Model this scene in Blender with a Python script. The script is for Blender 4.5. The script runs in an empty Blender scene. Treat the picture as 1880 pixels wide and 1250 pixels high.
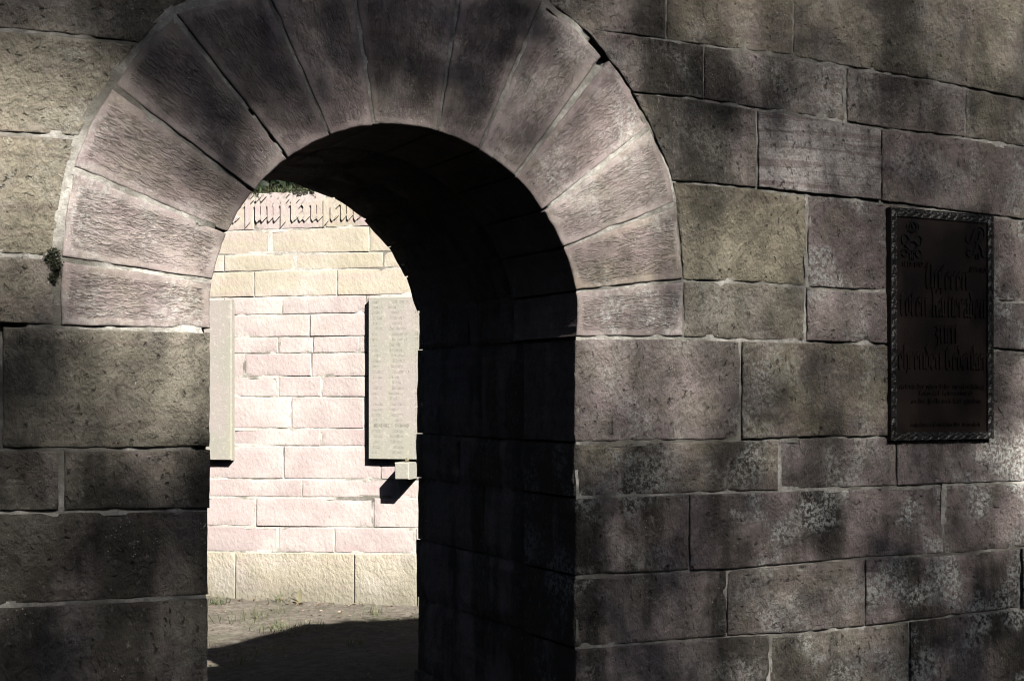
import bpy, math, random
import numpy as np
from mathutils import Vector, Matrix, noise as mnoise

random.seed(7)
rng = np.random.default_rng(7)
scn = bpy.context.scene
COL = scn.collection

# ------------------------------------------------------------------ camera
TH = math.radians(27.5)            # camera turned to the right of the wall's normal
F = 2550.0                         # focal length in photo pixels (1880 wide)
HZ = 730.0                         # horizon row in the photo
EYE = 1.6
PERP = 3.707                       # distance from the camera to the front of the wall
CT, ST = math.cos(TH), math.sin(TH)
cam = bpy.data.cameras.new('camera')
camo = bpy.data.objects.new('camera', cam)
COL.objects.link(camo)
camo.location = (0, -PERP, EYE)
camo.rotation_euler = (math.pi / 2, 0, -TH)
cam.sensor_width = 36.0
cam.lens = 36.0 * F / 1880.0
cam.shift_y = (HZ - 625.0) / 1880.0
cam.clip_end = 800.0
scn.camera = camo

# ------------------------------------------------------------------ light
SUN_EL = math.radians(36.5)
SX, SY = 0.030, -0.9995
SUN = Vector((SX * math.cos(SUN_EL), SY * math.cos(SUN_EL), math.sin(SUN_EL)))
world = bpy.data.worlds.new('World')
scn.world = world
world.use_nodes = True
wn = world.node_tree
bg = wn.nodes['Background']
sky = wn.nodes.new('ShaderNodeTexSky')
sky.sky_type = 'NISHITA'
sky.sun_disc = False
sky.air_density = 0.6
sky.dust_density = 0.6
sky.ozone_density = 0.0
sky.sun_elevation = SUN_EL
sky.sun_rotation = math.atan2(SX, SY)
wn.links.new(sky.outputs['Color'], bg.inputs['Color'])
bg.inputs['Strength'].default_value = 0.062
sun = bpy.data.lights.new('sun', 'SUN')
sun.energy = 5.0
sun.angle = math.radians(0.5)
sun.color = (1.0, 0.968, 0.92)
suno = bpy.data.objects.new('sun', sun)
COL.objects.link(suno)
suno.location = (0, -20, 30)
suno.rotation_euler = SUN.to_track_quat('Z', 'Y').to_euler()

scn.view_settings.view_transform = 'Standard'
scn.view_settings.look = 'None'
scn.view_settings.exposure = 1.6
scn.view_settings.gamma = 1.0
scn.view_settings.use_curve_mapping = False
scn.cycles.max_bounces = 4
scn.cycles.diffuse_bounces = 0
scn.cycles.glossy_bounces = 2
scn.cycles.use_denoising = True
scn.cycles.pixel_filter_type = 'BLACKMAN_HARRIS'
scn.cycles.filter_width = 1.05

# ------------------------------------------------------------------ photo geometry -> places on the walls
def W(px, py, y=0.0):
    """point of the plane y=const seen at a photo pixel -> (X, z)"""
    rx, rz = (px - 940.0) / F, (HZ - py) / F
    dx, dy = rx * CT + ST, -rx * ST + CT
    t = (PERP + y) / dy
    return (dx * t, EYE + rz * t)

def Winv(X, z):
    x = X * CT - PERP * ST
    d = X * ST + PERP * CT
    return 940 + F * x / d, HZ - F * (z - EYE) / d

BD = 10.97                                             # the far wall of the court
_bx = (570 - 940) / F * BD
B0 = Vector((_bx * CT + BD * ST, -PERP - _bx * ST + BD * CT, 0))
_u = (0.9686, -0.2487)
BU = Vector((_u[0] * CT + _u[1] * ST, -_u[0] * ST + _u[1] * CT, 0)).normalized()   # to the right along it
BN = Vector((BU.y, -BU.x, 0))                          # out of it, towards the camera
if BN.y > 0: BN = -BN

def B(px, py, off=0.0):
    """point of the far wall seen at a photo pixel -> (s along it, z)"""
    rx, rz = (px - 940.0) / F, (HZ - py) / F
    d = Vector((rx * CT + ST, -rx * ST + CT, 0))
    o = Vector((0, -PERP, 0))
    p0 = B0 + BN * off
    t = (p0 - o).dot(BN) / d.dot(BN)
    p = o + d * t
    return ((p - B0).dot(BU), EYE + rz * t)

# ------------------------------------------------------------------ helpers
def nz(x, y, z=0.0): return mnoise.noise(Vector((x, y, z)))
def fb(x, y, z=0.0, o=3):
    a, s, f = 0.0, 1.0, 1.0
    for _ in range(o):
        a += s * mnoise.noise(Vector((x * f, y * f, z * f))); s *= .5; f *= 2.03
    return a

def mesh_from(name, V, Fc, smooth=False):
    me = bpy.data.meshes.new(name)
    me.from_pydata([tuple(v) for v in V], [], [tuple(f) for f in Fc])
    me.update()
    if smooth:
        me.polygons.foreach_set('use_smooth', [True] * len(me.polygons))
    return me

def quads_mesh(name, V, Q):
    """fast mesh out of numpy verts (n,3) and quads (m,4)"""
    me = bpy.data.meshes.new(name)
    V = np.asarray(V, np.float32); Q = np.asarray(Q, np.int32)
    me.vertices.add(len(V)); me.vertices.foreach_set('co', V.ravel())
    me.loops.add(Q.size); me.loops.foreach_set('vertex_index', Q.ravel())
    me.polygons.add(len(Q))
    me.polygons.foreach_set('loop_start', np.arange(0, Q.size, Q.shape[1], dtype=np.int32))
    me.update(calc_edges=True); me.validate()
    return me

def link(name, me, mat=None, parent=None, loc=None):
    o = bpy.data.objects.new(name, me)
    COL.objects.link(o)
    if mat is not None and me is not None: me.materials.append(mat)
    if parent is not None:
        o.parent = parent
        o.matrix_parent_inverse = Matrix.Translation(-parent.location)
    if loc is not None: o.location = loc
    return o

def tag(o, label=None, cat=None, group=None, kind=None):
    if label: o['label'] = label
    if cat: o['category'] = cat
    if group: o['group'] = group
    if kind: o['kind'] = kind
    return o

def empty(name, loc=(0, 0, 0)):
    o = bpy.data.objects.new(name, None)
    o.empty_display_size = .2
    COL.objects.link(o); o.location = loc
    return o

# ------------------------------------------------------------------ materials
class NT:
    def __init__(s, name):
        s.m = bpy.data.materials.new(name); s.m.use_nodes = True
        s.t = s.m.node_tree; s.n = s.t.nodes; s.b = s.n['Principled BSDF']
        s.b.inputs['Roughness'].default_value = .9
        s.b.inputs['Specular IOR Level'].default_value = .2
    def new(s, typ, **kw):
        n = s.n.new(typ)
        for k, v in kw.items(): setattr(n, k, v)
        return n
    def put(s, sock, v):
        if hasattr(v, 'is_output'): s.t.links.new(v, sock)
        else: sock.default_value = v
    def math(s, op, a, b=0.0, clamp=False):
        n = s.new('ShaderNodeMath', operation=op, use_clamp=clamp)
        s.put(n.inputs[0], a); s.put(n.inputs[1], b); return n.outputs[0]
    def mix(s, f, a, b, mode='MIX'):
        n = s.new('ShaderNodeMix', data_type='RGBA', blend_type=mode)
        s.put(n.inputs[0], f)
        for k, v in ((6, a), (7, b)):
            s.put(n.inputs[k], v if hasattr(v, 'is_output') else (*v, 1.0))
        return n.outputs[2]
    def attr(s, name, typ='OBJECT'):
        return s.new('ShaderNodeAttribute', attribute_type=typ, attribute_name=name).outputs['Fac']
    def map(s, vec, scale=(1, 1, 1), rot=(0, 0, 0), loc=(0, 0, 0)):
        n = s.new('ShaderNodeMapping'); s.t.links.new(vec, n.inputs[0])
        n.inputs['Scale'].default_value = scale; n.inputs['Rotation'].default_value = rot; n.inputs['Location'].default_value = loc
        return n.outputs[0]
    def noise(s, vec, scale, detail=4, rough=.55, dist=0.0):
        n = s.new('ShaderNodeTexNoise'); s.t.links.new(vec, n.inputs['Vector'])
        n.inputs['Scale'].default_value = scale; n.inputs['Detail'].default_value = detail
        n.inputs['Roughness'].default_value = rough; n.inputs['Distortion'].default_value = dist
        return n.outputs['Fac']
    def voro(s, vec, scale, out='Distance', rnd=1.0):
        n = s.new('ShaderNodeTexVoronoi'); s.t.links.new(vec, n.inputs['Vector'])
        n.inputs['Scale'].default_value = scale; n.inputs['Randomness'].default_value = rnd
        return n.outputs[out]
    def ramp(s, f, lo, hi, a=0.0, b=1.0):
        n = s.new('ShaderNodeMapRange', interpolation_type='SMOOTHSTEP')
        s.put(n.inputs[0], f); n.inputs[1].default_value = lo; n.inputs[2].default_value = hi
        n.inputs[3].default_value = a; n.inputs[4].default_value = b
        return n.outputs[0]
    def bump(s, h, dist, strength=1.0, prev=None):
        n = s.new('ShaderNodeBump'); s.t.links.new(h, n.inputs['Height'])
        n.inputs['Distance'].default_value = dist
        s.put(n.inputs['Strength'], strength)
        if prev is not None: s.t.links.new(prev, n.inputs['Normal'])
        return n.outputs[0]
    def out(s, col, nrm=None, rough=None):
        s.put(s.b.inputs['Base Color'], col)
        if nrm is not None: s.t.links.new(nrm, s.b.inputs['Normal'])
        if rough is not None: s.put(s.b.inputs['Roughness'], rough)
        return s.m

def mat_front():
    k = NT('weathered_sandstone')
    pos = k.new('ShaderNodeNewGeometry').outputs['Position']
    tc = k.new('ShaderNodeTexCoord').outputs['Object']
    rnd = k.new('ShaderNodeObjectInfo').outputs['Random']
    tone, dark, lich, tool = (k.attr(a) for a in ('tone', 'dark', 'lichen', 'tool'))
    edge = k.attr('edge', 'GEOMETRY')
    pink = k.mix(rnd, (.228, .183, .174), (.285, .236, .224))
    yel = k.mix(rnd, (.272, .240, .172), (.250, .226, .176))
    patch = k.noise(pos, 5.5, 4, .6)
    tm = k.ramp(k.math('ADD', k.math('SUBTRACT', patch, .5), tone), .25, .75)
    col = k.mix(tm, pink, yel)
    # bedding bands
    bed = k.noise(k.map(pos, (1.2, 1.2, 26)), 1.0, 3, .5, .6)
    col = k.mix(k.ramp(bed, .45, .7, 0, .35), col, (.16, .11, .105))
    band = k.attr('band')
    bnd = k.noise(k.map(pos, (1.6, 1.6, 30), (0, .12, 0)), 1.0, 4, .6, 1.1)
    col = k.mix(k.math('MULTIPLY', k.ramp(bnd, .42, .52), band), col, (.42, .385, .36))
    # mottled patina
    mot = k.noise(pos, 20, 6, .68)
    col = k.mix(k.ramp(mot, .42, .66, .0, .5), col, (.10, .088, .068))
    mot2 = k.noise(pos, 90, 3, .7)
    col = k.mix(k.ramp(mot2, .55, .72, .0, .35), col, (.36, .33, .26))
    # dark run-off streaks
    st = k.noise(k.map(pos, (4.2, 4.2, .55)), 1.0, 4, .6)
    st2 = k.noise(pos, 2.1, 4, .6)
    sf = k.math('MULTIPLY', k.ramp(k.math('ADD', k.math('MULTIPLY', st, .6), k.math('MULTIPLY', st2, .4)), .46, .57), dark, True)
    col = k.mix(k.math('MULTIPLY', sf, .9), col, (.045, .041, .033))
    # pale lichen crusts
    l1 = k.noise(pos, 4.0, 3, .55)
    l2 = k.noise(pos, 62, 6, .78)
    lf = k.math('MULTIPLY', k.ramp(l1, .47, .62), k.ramp(l2, .45, .56))
    lf = k.math('MULTIPLY', lf, lich, True)
    col = k.mix(lf, col, (.46, .46, .42))
    sp = k.ramp(k.voro(pos, 75), .10, .20, 1, 0)
    sp = k.math('MULTIPLY', sp, k.ramp(k.noise(pos, 7, 3), .5, .62))
    col = k.mix(k.math('MULTIPLY', sp, .7), col, (.44, .42, .35))
    # relief: pits and pecking, ridges left by the chisel on the dressed stones; hollows also darkened in colour
    em = k.ramp(edge, .008, .03)
    pitm = k.math('SUBTRACT', 1.0, k.math('MULTIPLY', tool, .85))
    pk = k.noise(k.map(pos, (62, 62, 44), (0, .75, 0)), 1.0, 5, .68)
    pa = k.noise(k.map(pos, (66, 66, 32), (0, -.65, 0)), 1.0, 3, .55)
    pb = k.noise(k.map(pos, (60, 60, 30), (0, .75, 0)), 1.0, 3, .55)
    pc = k.noise(pos, 48, 3, .55)
    sel = k.math('GREATER_THAN', rnd, .62); sel2 = k.math('LESS_THAN', rnd, .3)
    pf = k.math('ADD', k.math('MULTIPLY', pa, sel), k.math('MULTIPLY', pb, sel2))
    pf = k.math('ADD', pf, k.math('MULTIPLY', pc, k.math('SUBTRACT', 1.0, k.math('ADD', sel, sel2))))
    pit = k.ramp(pf, .595, .72)
    pitw = k.math('MULTIPLY', pit, k.ramp(k.noise(pos, 6, 2), .38, .62, .25, 1))
    rid = k.noise(k.map(tc, (42, 42, 118)), 1.0, 4, .6, 1.0)
    ridm = k.ramp(k.noise(k.map(tc, (8, 8, 12)), 1.0, 3, .6), .34, .52, .35, 1)
    fine = k.noise(pos, 240, 3, .65)
    col = k.mix(k.math('MULTIPLY', k.math('MULTIPLY', pitw, pitm), .65), col, (.045, .039, .032))  # pits darkened in the colour to stand in for their shade
    col = k.mix(k.math('MULTIPLY', k.ramp(pf, .38, .28), .3), col, (.40, .37, .31))
    hol = k.ramp(k.math('MULTIPLY', k.ramp(rid, .52, .34), k.math('MULTIPLY', tool, em)), .3, 1, 0, .4)
    col = k.mix(k.math('MULTIPLY', hol, ridm), col, (.09, .075, .06))
    n0 = k.bump(fine, .0025, .9)
    h1 = k.math('SUBTRACT', pk, k.math('MULTIPLY', pitw, .55))
    n1 = k.bump(h1, .030, k.math('ADD', k.math('MULTIPLY', pitm, .9), .05), n0)
    n2 = k.bump(rid, .020, k.math('MULTIPLY', k.math('MULTIPLY', tool, em), ridm), n1)
    return k.out(col, n2, .92)

def mat_back():
    k = NT('pale_sandstone')
    pos = k.new('ShaderNodeNewGeometry').outputs['Position']
    rnd = k.new('ShaderNodeObjectInfo').outputs['Random']
    tone, pale, rough = (k.attr(a) for a in ('tone', 'pale', 'rough'))
    pink = k.mix(rnd, (.315, .260, .248), (.36, .300, .284))
    yel = k.mix(rnd, (.315, .28, .21), (.345, .31, .24))
    tm = k.ramp(k.math('ADD', k.math('MULTIPLY', k.math('SUBTRACT', k.noise(pos, 1.6, 3), .5), 1.6), tone), .3, .7)
    col = k.mix(tm, pink, yel)
    bed = k.noise(k.map(pos, (.9, .9, 20), (.1, 0, 0)), 1.0, 4, .55, .8)
    col = k.mix(k.ramp(bed, .46, .68, 0, .32), col, (.36, .25, .25))
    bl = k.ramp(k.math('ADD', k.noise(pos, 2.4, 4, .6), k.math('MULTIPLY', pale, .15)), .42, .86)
    col = k.mix(k.math('MULTIPLY', bl, .75), col, (.47, .44, .40))  # pale bloom, partly standing in for overexposed light
    gr = k.ramp(k.noise(k.map(pos, (2.6, 2.6, .8)), 1.0, 5, .65), .50, .72)
    col = k.mix(k.math('MULTIPLY', gr, k.math('ADD', .2, k.math('ADD', k.math('MULTIPLY', rough, .5), k.math('MULTIPLY', tone, .45)), True)), col, (.22, .205, .165))
    col = k.mix(k.ramp(k.noise(pos, 45, 3, .7), .55, .75, 0, .35), col, (.30, .25, .21))
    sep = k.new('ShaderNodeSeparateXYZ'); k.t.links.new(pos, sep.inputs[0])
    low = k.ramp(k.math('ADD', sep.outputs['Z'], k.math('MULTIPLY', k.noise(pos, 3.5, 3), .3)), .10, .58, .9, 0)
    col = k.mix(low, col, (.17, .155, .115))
    pk = k.noise(k.map(pos, (34, 34, 24), (.5, .5, 0)), 1.0, 3, .6)
    col = k.mix(k.ramp(k.noise(k.map(pos, (70, 70, 48), (.4, .4, 0)), 1.0, 4, .65), .55, .68, 0, .4), col, (.21, .175, .15))
    n1 = k.bump(pk, .013, k.math('ADD', .45, k.math('MULTIPLY', rough, .55)))
    return k.out(col, n1, .9)

def mat_mortar(name, c1, c2):
    k = NT(name)
    pos = k.new('ShaderNodeNewGeometry').outputs['Position']
    col = k.mix(k.ramp(k.noise(pos, 40, 4, .7), .35, .7), c1, c2)
    col = k.mix(k.ramp(k.noise(pos, 3.6, 4, .6), .42, .62, 0, .8), col, (.09, .082, .066))
    n = k.bump(k.noise(pos, 180, 3, .7), .006, .9)
    return k.out(col, n, .95)

def mat_tablet():
    k = NT('tablet_sandstone')
    pos = k.new('ShaderNodeNewGeometry').outputs['Position']
    z = k.new('ShaderNodeSeparateXYZ'); k.t.links.new(pos, z.inputs[0])
    col = k.mix(k.ramp(k.noise(pos, 2.2, 3, .5), .42, .6), (.245, .234, .198), (.268, .24, .218))
    col = k.mix(k.ramp(k.noise(k.map(pos, (5, 5, .5)), 1.0, 4, .6), .5, .7, 0, .6), col, (.27, .26, .195))
    col = k.mix(k.ramp(k.noise(pos, 30, 4, .7), .5, .75, 0, .35), col, (.50, .46, .38))
    top = k.ramp(k.math('ADD', z.outputs['Z'], k.math('MULTIPLY', k.noise(pos, 6, 3), .12)), 2.42, 2.49)
    col = k.mix(k.math('MULTIPLY', top, .6), col, (.12, .11, .09))
    n = k.bump(k.noise(pos, 70, 3, .6), .004, .6)
    return k.out(col, n, .9)

def mat_bronze(name, c1, c2, rough):
    k = NT(name)
    pos = k.new('ShaderNodeNewGeometry').outputs['Position']
    col = k.mix(k.ramp(k.noise(pos, 9, 4, .6), .35, .65), c1, c2)
    sp = k.math('MULTIPLY', k.ramp(k.voro(pos, 60), .06, .13, 1, 0), k.ramp(k.noise(pos, 5, 2), .60, .68))
    col = k.mix(k.math('MULTIPLY', sp, .5), col, (.16, .16, .14))
    k.b.inputs['Metallic'].default_value = .55
    k.b.inputs['Specular IOR Level'].default_value = .4
    n = k.bump(k.noise(pos, 120, 3, .6), .002, .6)
    return k.out(col, n, rough)

def mat_ground():
    k = NT('bare_earth')
    pos = k.new('ShaderNodeNewGeometry').outputs['Position']
    a = k.noise(pos, 1.7, 5, .6); b = k.noise(pos, 14, 5, .7)
    col = k.mix(k.ramp(b, .35, .65), (.150, .126, .102), (.265, .236, .192))
    col = k.mix(k.ramp(a, .48, .62, 0, .55), col, (.105, .112, .066))
    col = k.mix(k.ramp(k.noise(pos, 70, 4, .75), .56, .72, 0, .7), col, (.30, .245, .18))
    col = k.mix(k.ramp(k.voro(pos, 46), .10, .22, .75, 0), col, (.33, .28, .22))
    n = k.bump(b, .06, .9)
    n = k.bump(k.noise(pos, 60, 4, .75), .025, 1.0, n)
    return k.out(col, n, .97)

def mat_leaf(name, c1, c2, c3, trans=.25):
    k = NT(name)
    rnd = k.attr('shade', 'GEOMETRY')
    col = k.mix(k.ramp(rnd, 0, .6), c1, c2)
    col = k.mix(k.ramp(rnd, .7, 1.0), col, c3)
    k.b.inputs['Roughness'].default_value = .55
    k.b.inputs['Transmission Weight'].default_value = 0
    tr = k.new('ShaderNodeBsdfTranslucent'); k.t.links.new(col, tr.inputs['Color'])
    ms = k.new('ShaderNodeMixShader'); ms.inputs[0].default_value = trans
    k.put(k.b.inputs['Base Color'], col)
    k.t.links.new(k.b.outputs[0], ms.inputs[1]); k.t.links.new(tr.outputs[0], ms.inputs[2])
    k.t.links.new(ms.outputs[0], k.n['Material Output'].inputs['Surface'])
    return k.m

def mat_bark():
    k = NT('bark')
    pos = k.new('ShaderNodeNewGeometry').outputs['Position']
    b = k.noise(k.map(pos, (14, 14, 2.5)), 1.0, 5, .65)
    col = k.mix(k.ramp(b, .35, .65), (.045, .036, .028), (.13, .11, .09))
    return k.out(col, k.bump(b, .03, .9), .95)

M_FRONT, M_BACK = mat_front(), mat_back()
M_MORTAR = mat_mortar('lime_mortar', (.25, .235, .205), (.44, .42, .375))
M_BMORTAR = mat_mortar('pale_mortar', (.38, .35, .305), (.56, .525, .47))
M_TABLET = mat_tablet()
M_BRONZE = mat_bronze('dark_bronze', (.017, .011, .009), (.028, .018, .014), .48)
M_FRAME = mat_bronze('blackened_bronze', (.018, .017, .016), (.035, .033, .031), .42)
M_GROUND = mat_ground()
M_LEAF = mat_leaf('tree_leaf', (.035, .060, .016), (.060, .095, .026), (.095, .120, .040))
M_SHRUB = mat_leaf('shrub_leaf', (.011, .017, .008), (.018, .028, .014), (.075, .082, .058))
M_GRASS = mat_leaf('grass_blade', (.075, .098, .045), (.125, .140, .070), (.27, .245, .150))
M_DRY = mat_leaf('dry_leaf', (.10, .065, .040), (.19, .125, .080), (.38, .29, .22), .1)
M_MOSS = mat_leaf('moss', (.022, .025, .015), (.036, .039, .024), (.075, .078, .05), .05)
M_BARK = mat_bark()

# ------------------------------------------------------------------ blocks of stone
def poly_at(P, t):
    """point at t in 0..1 of a polyline, by length (extrapolates at the ends)"""
    P = np.asarray(P, float)
    L = np.r_[0, np.cumsum(np.hypot(*np.diff(P, axis=0).T))]
    x = np.asarray(t) * L[-1]
    i = np.clip(np.searchsorted(L, x, side='right') - 1, 0, len(P) - 2)
    f = (x - L[i]) / np.maximum(L[i + 1] - L[i], 1e-9)
    return P[i] + (P[i + 1] - P[i]) * f[..., None]

class Patch:
    """four-sided area of a wall; sides are polylines in wall coordinates"""
    def __init__(s, bottom, top, left, right):
        s.b, s.t, s.l, s.r = (np.asarray(q, float) for q in (bottom, top, left, right))
        ln = lambda P: np.hypot(*np.diff(P, axis=0).T).sum()
        s.w = (ln(s.b) + ln(s.t)) / 2; s.h = (ln(s.l) + ln(s.r)) / 2
    def at(s, U, V):
        u, v = U[..., None], V[..., None]
        B_, T_, L_, R_ = poly_at(s.b, U), poly_at(s.t, U), poly_at(s.l, V), poly_at(s.r, V)
        c = ((1 - u) * (1 - v) * s.b[0] + u * (1 - v) * s.b[-1] + (1 - u) * v * s.t[0] + u * v * s.t[-1])
        return (1 - v) * B_ + v * T_ + (1 - u) * L_ + u * R_ - c

def block(name, P, mat, parent, frame, gaps=(.006, .006, .006, .006), res=.012, depth=.2, rough=.0055,
          rnd_r=.0042, wav=.0022, proud=0.0, ang=0.0, **props):
    """a dressed stone: uneven face with worn arrises, sides going back into the wall.
    frame(X, z, y) -> world point; gaps = bottom, top, left, right half joints"""
    gb, gt, gl, gr = gaps
    nu = max(4, int(P.w / res)); nv = max(4, int(P.h / res))
    def axis(n, L):
        e = min(.003, L * .05) / L
        a = np.linspace(0, 1, n + 1)
        return np.unique(np.r_[0, e, 2.3 * e, a[1:-1], 1 - 2.3 * e, 1 - e, 1])
    au, av = axis(nu, P.w), axis(nv, P.h)
    au0, av0 = au.copy(), av.copy()
    au = gl / P.w + au * (1 - (gl + gr) / P.w); av = gb / P.h + av * (1 - (gb + gt) / P.h)
    U, V = np.meshgrid(au, av)
    XZ = P.at(U, V)
    ny_, nx_ = U.shape
    du = np.minimum(au0, 1 - au0) * P.w; dv = np.minimum(av0, 1 - av0) * P.h
    D = np.minimum(du[None, :], dv[:, None])
    sd = random.uniform(0, 90)
    c = XZ.reshape(-1, 2).mean(0)
    flat = XZ.reshape(-1, 2).copy(); dist = D.ravel()
    Y = np.empty(len(flat))
    tx, tz = random.uniform(-.004, .004), random.uniform(-.004, .004)
    for i, (x, z) in enumerate(flat):
        e = dist[i]
        r = rnd_r * (1 + .7 * nz(x * 9, z * 9, sd))
        y = 0.0
        if e < r: y += r * .8 * (1 - math.sqrt(max(0, 1 - (1 - e / r) ** 2)))
        y -= rough * fb(x * 7, z * 7, sd, 2) * min(1, e / .02)
        y -= rough * .5 * nz(x * 34, z * 34, sd) * min(1, e / .01 + .2)
        if e < .03:                                   # chipped, wavering edges
            w = wav * (1 - e / .03)
            flat[i, 0] += w * fb(x * 22, z * 22, sd + 5, 3); flat[i, 1] += w * fb(x * 22, z * 22, sd + 11, 3)
            ch = nz(x * 16, z * 16, sd + 31)
            if ch > .28: y += (ch - .28) * .03 * (1 - e / .03)
        Y[i] = y + tx * (x - c[0]) * 4 + tz * (z - c[1]) * 4 - proud
    # stone-local axes: local x along the stone (radial for voussoirs), local y into the wall
    ca, sa = math.cos(ang), math.sin(ang)
    O = np.array(frame(c[0], c[1], 0.0), float)
    ex = np.array(frame(c[0] + 1, c[1], 0.0)) - O; ez = np.array(frame(c[0], c[1] + 1, 0.0)) - O; ey = np.array(frame(c[0], c[1], 1.0)) - O
    rel = flat - c
    lx = rel[:, 0] * ca + rel[:, 1] * sa; lz = -rel[:, 0] * sa + rel[:, 1] * ca
    F0 = np.stack([lx, Y, lz], 1)
    idx = np.arange(nx_ * ny_).reshape(ny_, nx_)
    Q = np.stack([idx[:-1, :-1], idx[:-1, 1:], idx[1:, 1:], idx[1:, :-1]], -1).reshape(-1, 4)
    loop = np.r_[idx[0, :-1], idx[:-1, -1], idx[-1, :0:-1], idx[:0:-1, 0]]
    nb = len(loop)
    back = F0[loop].copy(); back[:, 1] = depth
    mid = F0[loop].copy(); mid[:, 1] += .012
    V_ = np.r_[F0, mid, back]; n0 = len(F0); k = np.arange(nb); k2 = (k + 1) % nb
    S1 = np.stack([loop[k2], loop[k], n0 + k, n0 + k2], -1)
    S2 = np.stack([n0 + k2, n0 + k, n0 + nb + k, n0 + nb + k2], -1)
    me = quads_mesh(name, V_, np.r_[Q, S1, S2])
    sm = np.zeros(len(me.polygons), bool); sm[:len(Q)] = True
    me.polygons.foreach_set('use_smooth', sm)
    at = me.attributes.new('edge', 'FLOAT', 'POINT')
    at.data.foreach_set('value', np.r_[dist, np.zeros(2 * nb)].astype(np.float32))
    o = link(name, me, mat, parent)
    ax = ex * ca + ez * sa; az = -ex * sa + ez * ca
    m = Matrix(((ax[0], ey[0], az[0], O[0]), (ax[1], ey[1], az[1], O[1]), (ax[2], ey[2], az[2], O[2]), (0, 0, 0, 1)))
    o.matrix_basis = m
    for k_, v_ in props.items(): o[k_] = float(v_)
    return o

MORT = {'front': ([], [], 0), 'back': ([], [], 0)}
def mortar_ring(key, P, frame, grow=(.012,) * 4, shrink=.014, step=.014, d0=.0075, amp=.007, holes=()):
    """a bed of mortar round one stone, uneven in depth; collected into one mesh"""
    Vs, Qs, n = MORT[key]
    gb, gt, gl, gr = grow
    rows = [(-1, ), (0, ), (1, )]
    def outline(k):           # k = 1 outermost ... 0 innermost
        fu0 = (-gl * k + shrink * (1 - k)) / P.w; fu1 = 1 + (gr * k - shrink * (1 - k)) / P.w
        fv0 = (-gb * k + shrink * (1 - k)) / P.h; fv1 = 1 + (gt * k - shrink * (1 - k)) / P.h
        nu, nv = max(3, int(P.w / step)), max(3, int(P.h / step))
        us, vs = np.linspace(fu0, fu1, nu + 1), np.linspace(fv0, fv1, nv + 1)
        U = np.r_[us[:-1], np.full(nv, us[-1]), us[:0:-1], np.full(nv, us[0])]
        V = np.r_[np.full(nu, vs[0]), vs[:-1], np.full(nu, vs[-1]), vs[:0:-1]]
        return P.at(U, V)
    R = [outline(k) for k in (1.0, .66, .33, 0.0)]
    m = len(R[0]); sd = random.uniform(0, 99); base = n
    for r in R:
        for x, z in r:
            d = d0 - amp * fb(x * 17, z * 17, sd, 3)
            for (hx, hz, hr, hd) in holes:
                q = math.hypot(x - hx, z - hz) / hr
                if q < 1.3: d += hd * max(0, min(1, (1.3 - q) / .5))
            Vs.append(frame(x, z, max(.0015, d)))
    for j in range(len(R) - 1):
        for i in range(m):
            i2 = (i + 1) % m
            Qs.append((base + j * m + i, base + j * m + i2, base + (j + 1) * m + i2, base + (j + 1) * m + i))
    MORT[key] = (Vs, Qs, base + len(R) * m)

def front_frame(X, z, y): return (X, y, z)

# ------------------------------------------------------------------ the gateway wall
gate = empty('gateway_wall', (1.6, 0, 0))
tag(gate, 'massive dappled sandstone wall with a round arched passage of long voussoirs', 'wall')
TD = 1.255                                         # thickness of the wall
AC, AR = (1.585, 1.808), .580                     # centre and radius of the arch

def H_front(X):                                   # top of the wall, above the picture; slope shaped for its shadow in the court
    return 2.93 + .37 * min(1, max(0, (X - 2.6) / .75))

class J:
    """a bed joint traced along the wall; y given at px x, carried on level beyond the trace"""
    def __init__(s, pts=None, z=None):
        s.z = z
        if pts: s.p = sorted(pts)
    def pt(s, px):
        if s.z is not None:
            a = W(px, 0)[0]; return (a, s.z)
        p = s.p
        if px < p[0][0]: return (W(px, 0)[0], W(*p[0])[1])
        if px > p[-1][0]: return (W(px, 0)[0], W(*p[-1])[1])
        for (x0, y0), (x1, y1) in zip(p, p[1:]):
            if x0 <= px <= x1:
                return W(px, y0 + (y1 - y0) * (px - x0) / (x1 - x0))
    def run(s, a, b):
        xs = [a] + [q[0] for q in (s.p if s.z is None else []) if a < q[0] < b] + [b]
        return [s.pt(x) for x in xs]

RA = J([(1075, 57), (1150, 63), (1225, 74), (1340, 90), (1455, 104), (1555, 123), (1700, 147), (1880, 183)])
RB = J([(1163, 172), (1270, 180), (1395, 201), (1500, 215), (1620, 236), (1760, 252), (1880, 270)])
RC = J([(1232, 333), (1389, 346), (1490, 357), (1617, 370), (1750, 388), (1880, 404)])
RD = J([(1253, 515), (1380, 519), (1485, 527), (1627, 536), (1830, 553), (1880, 555)])
RE = J([(1057, 621), (1150, 620), (1253, 620), (1362, 625), (1500, 628), (1630, 632), (1830, 641), (1880, 645)])
RF = J([(1057, 813), (1200, 810), (1365, 808), (1500, 803), (1628, 802), (1880, 796)])
RG = J([(1057, 914), (1265, 906), (1430, 901), (1645, 893), (1740, 889), (1880, 885)])
RH = J([(1057, 1057), (1270, 1048), (1335, 1046), (1450, 1036), (1590, 1024), (1740, 1018), (1880, 1005)])
RI = J([(1057, 1190), (1200, 1180), (1335, 1168), (1480, 1161), (1645, 1143), (1880, 1115)])
RK, RL, RM = J(z=.545), J(z=.27), J(z=-.02)
LA = J([(0, 54), (120, 64), (243, 79)])
LB = J([(0, 245), (70, 247), (135, 252)])
LC = J([(0, 468), (104, 472)])
LD = J([(0, 596), (104, 600), (240, 603), (386, 607)])
LE = J([(0, 825), (200, 825), (386, 823)])
LF = J([(0, 940), (130, 938), (386, 935)])
LG = J([(0, 1113), (190, 1105), (386, 1095)])
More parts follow.
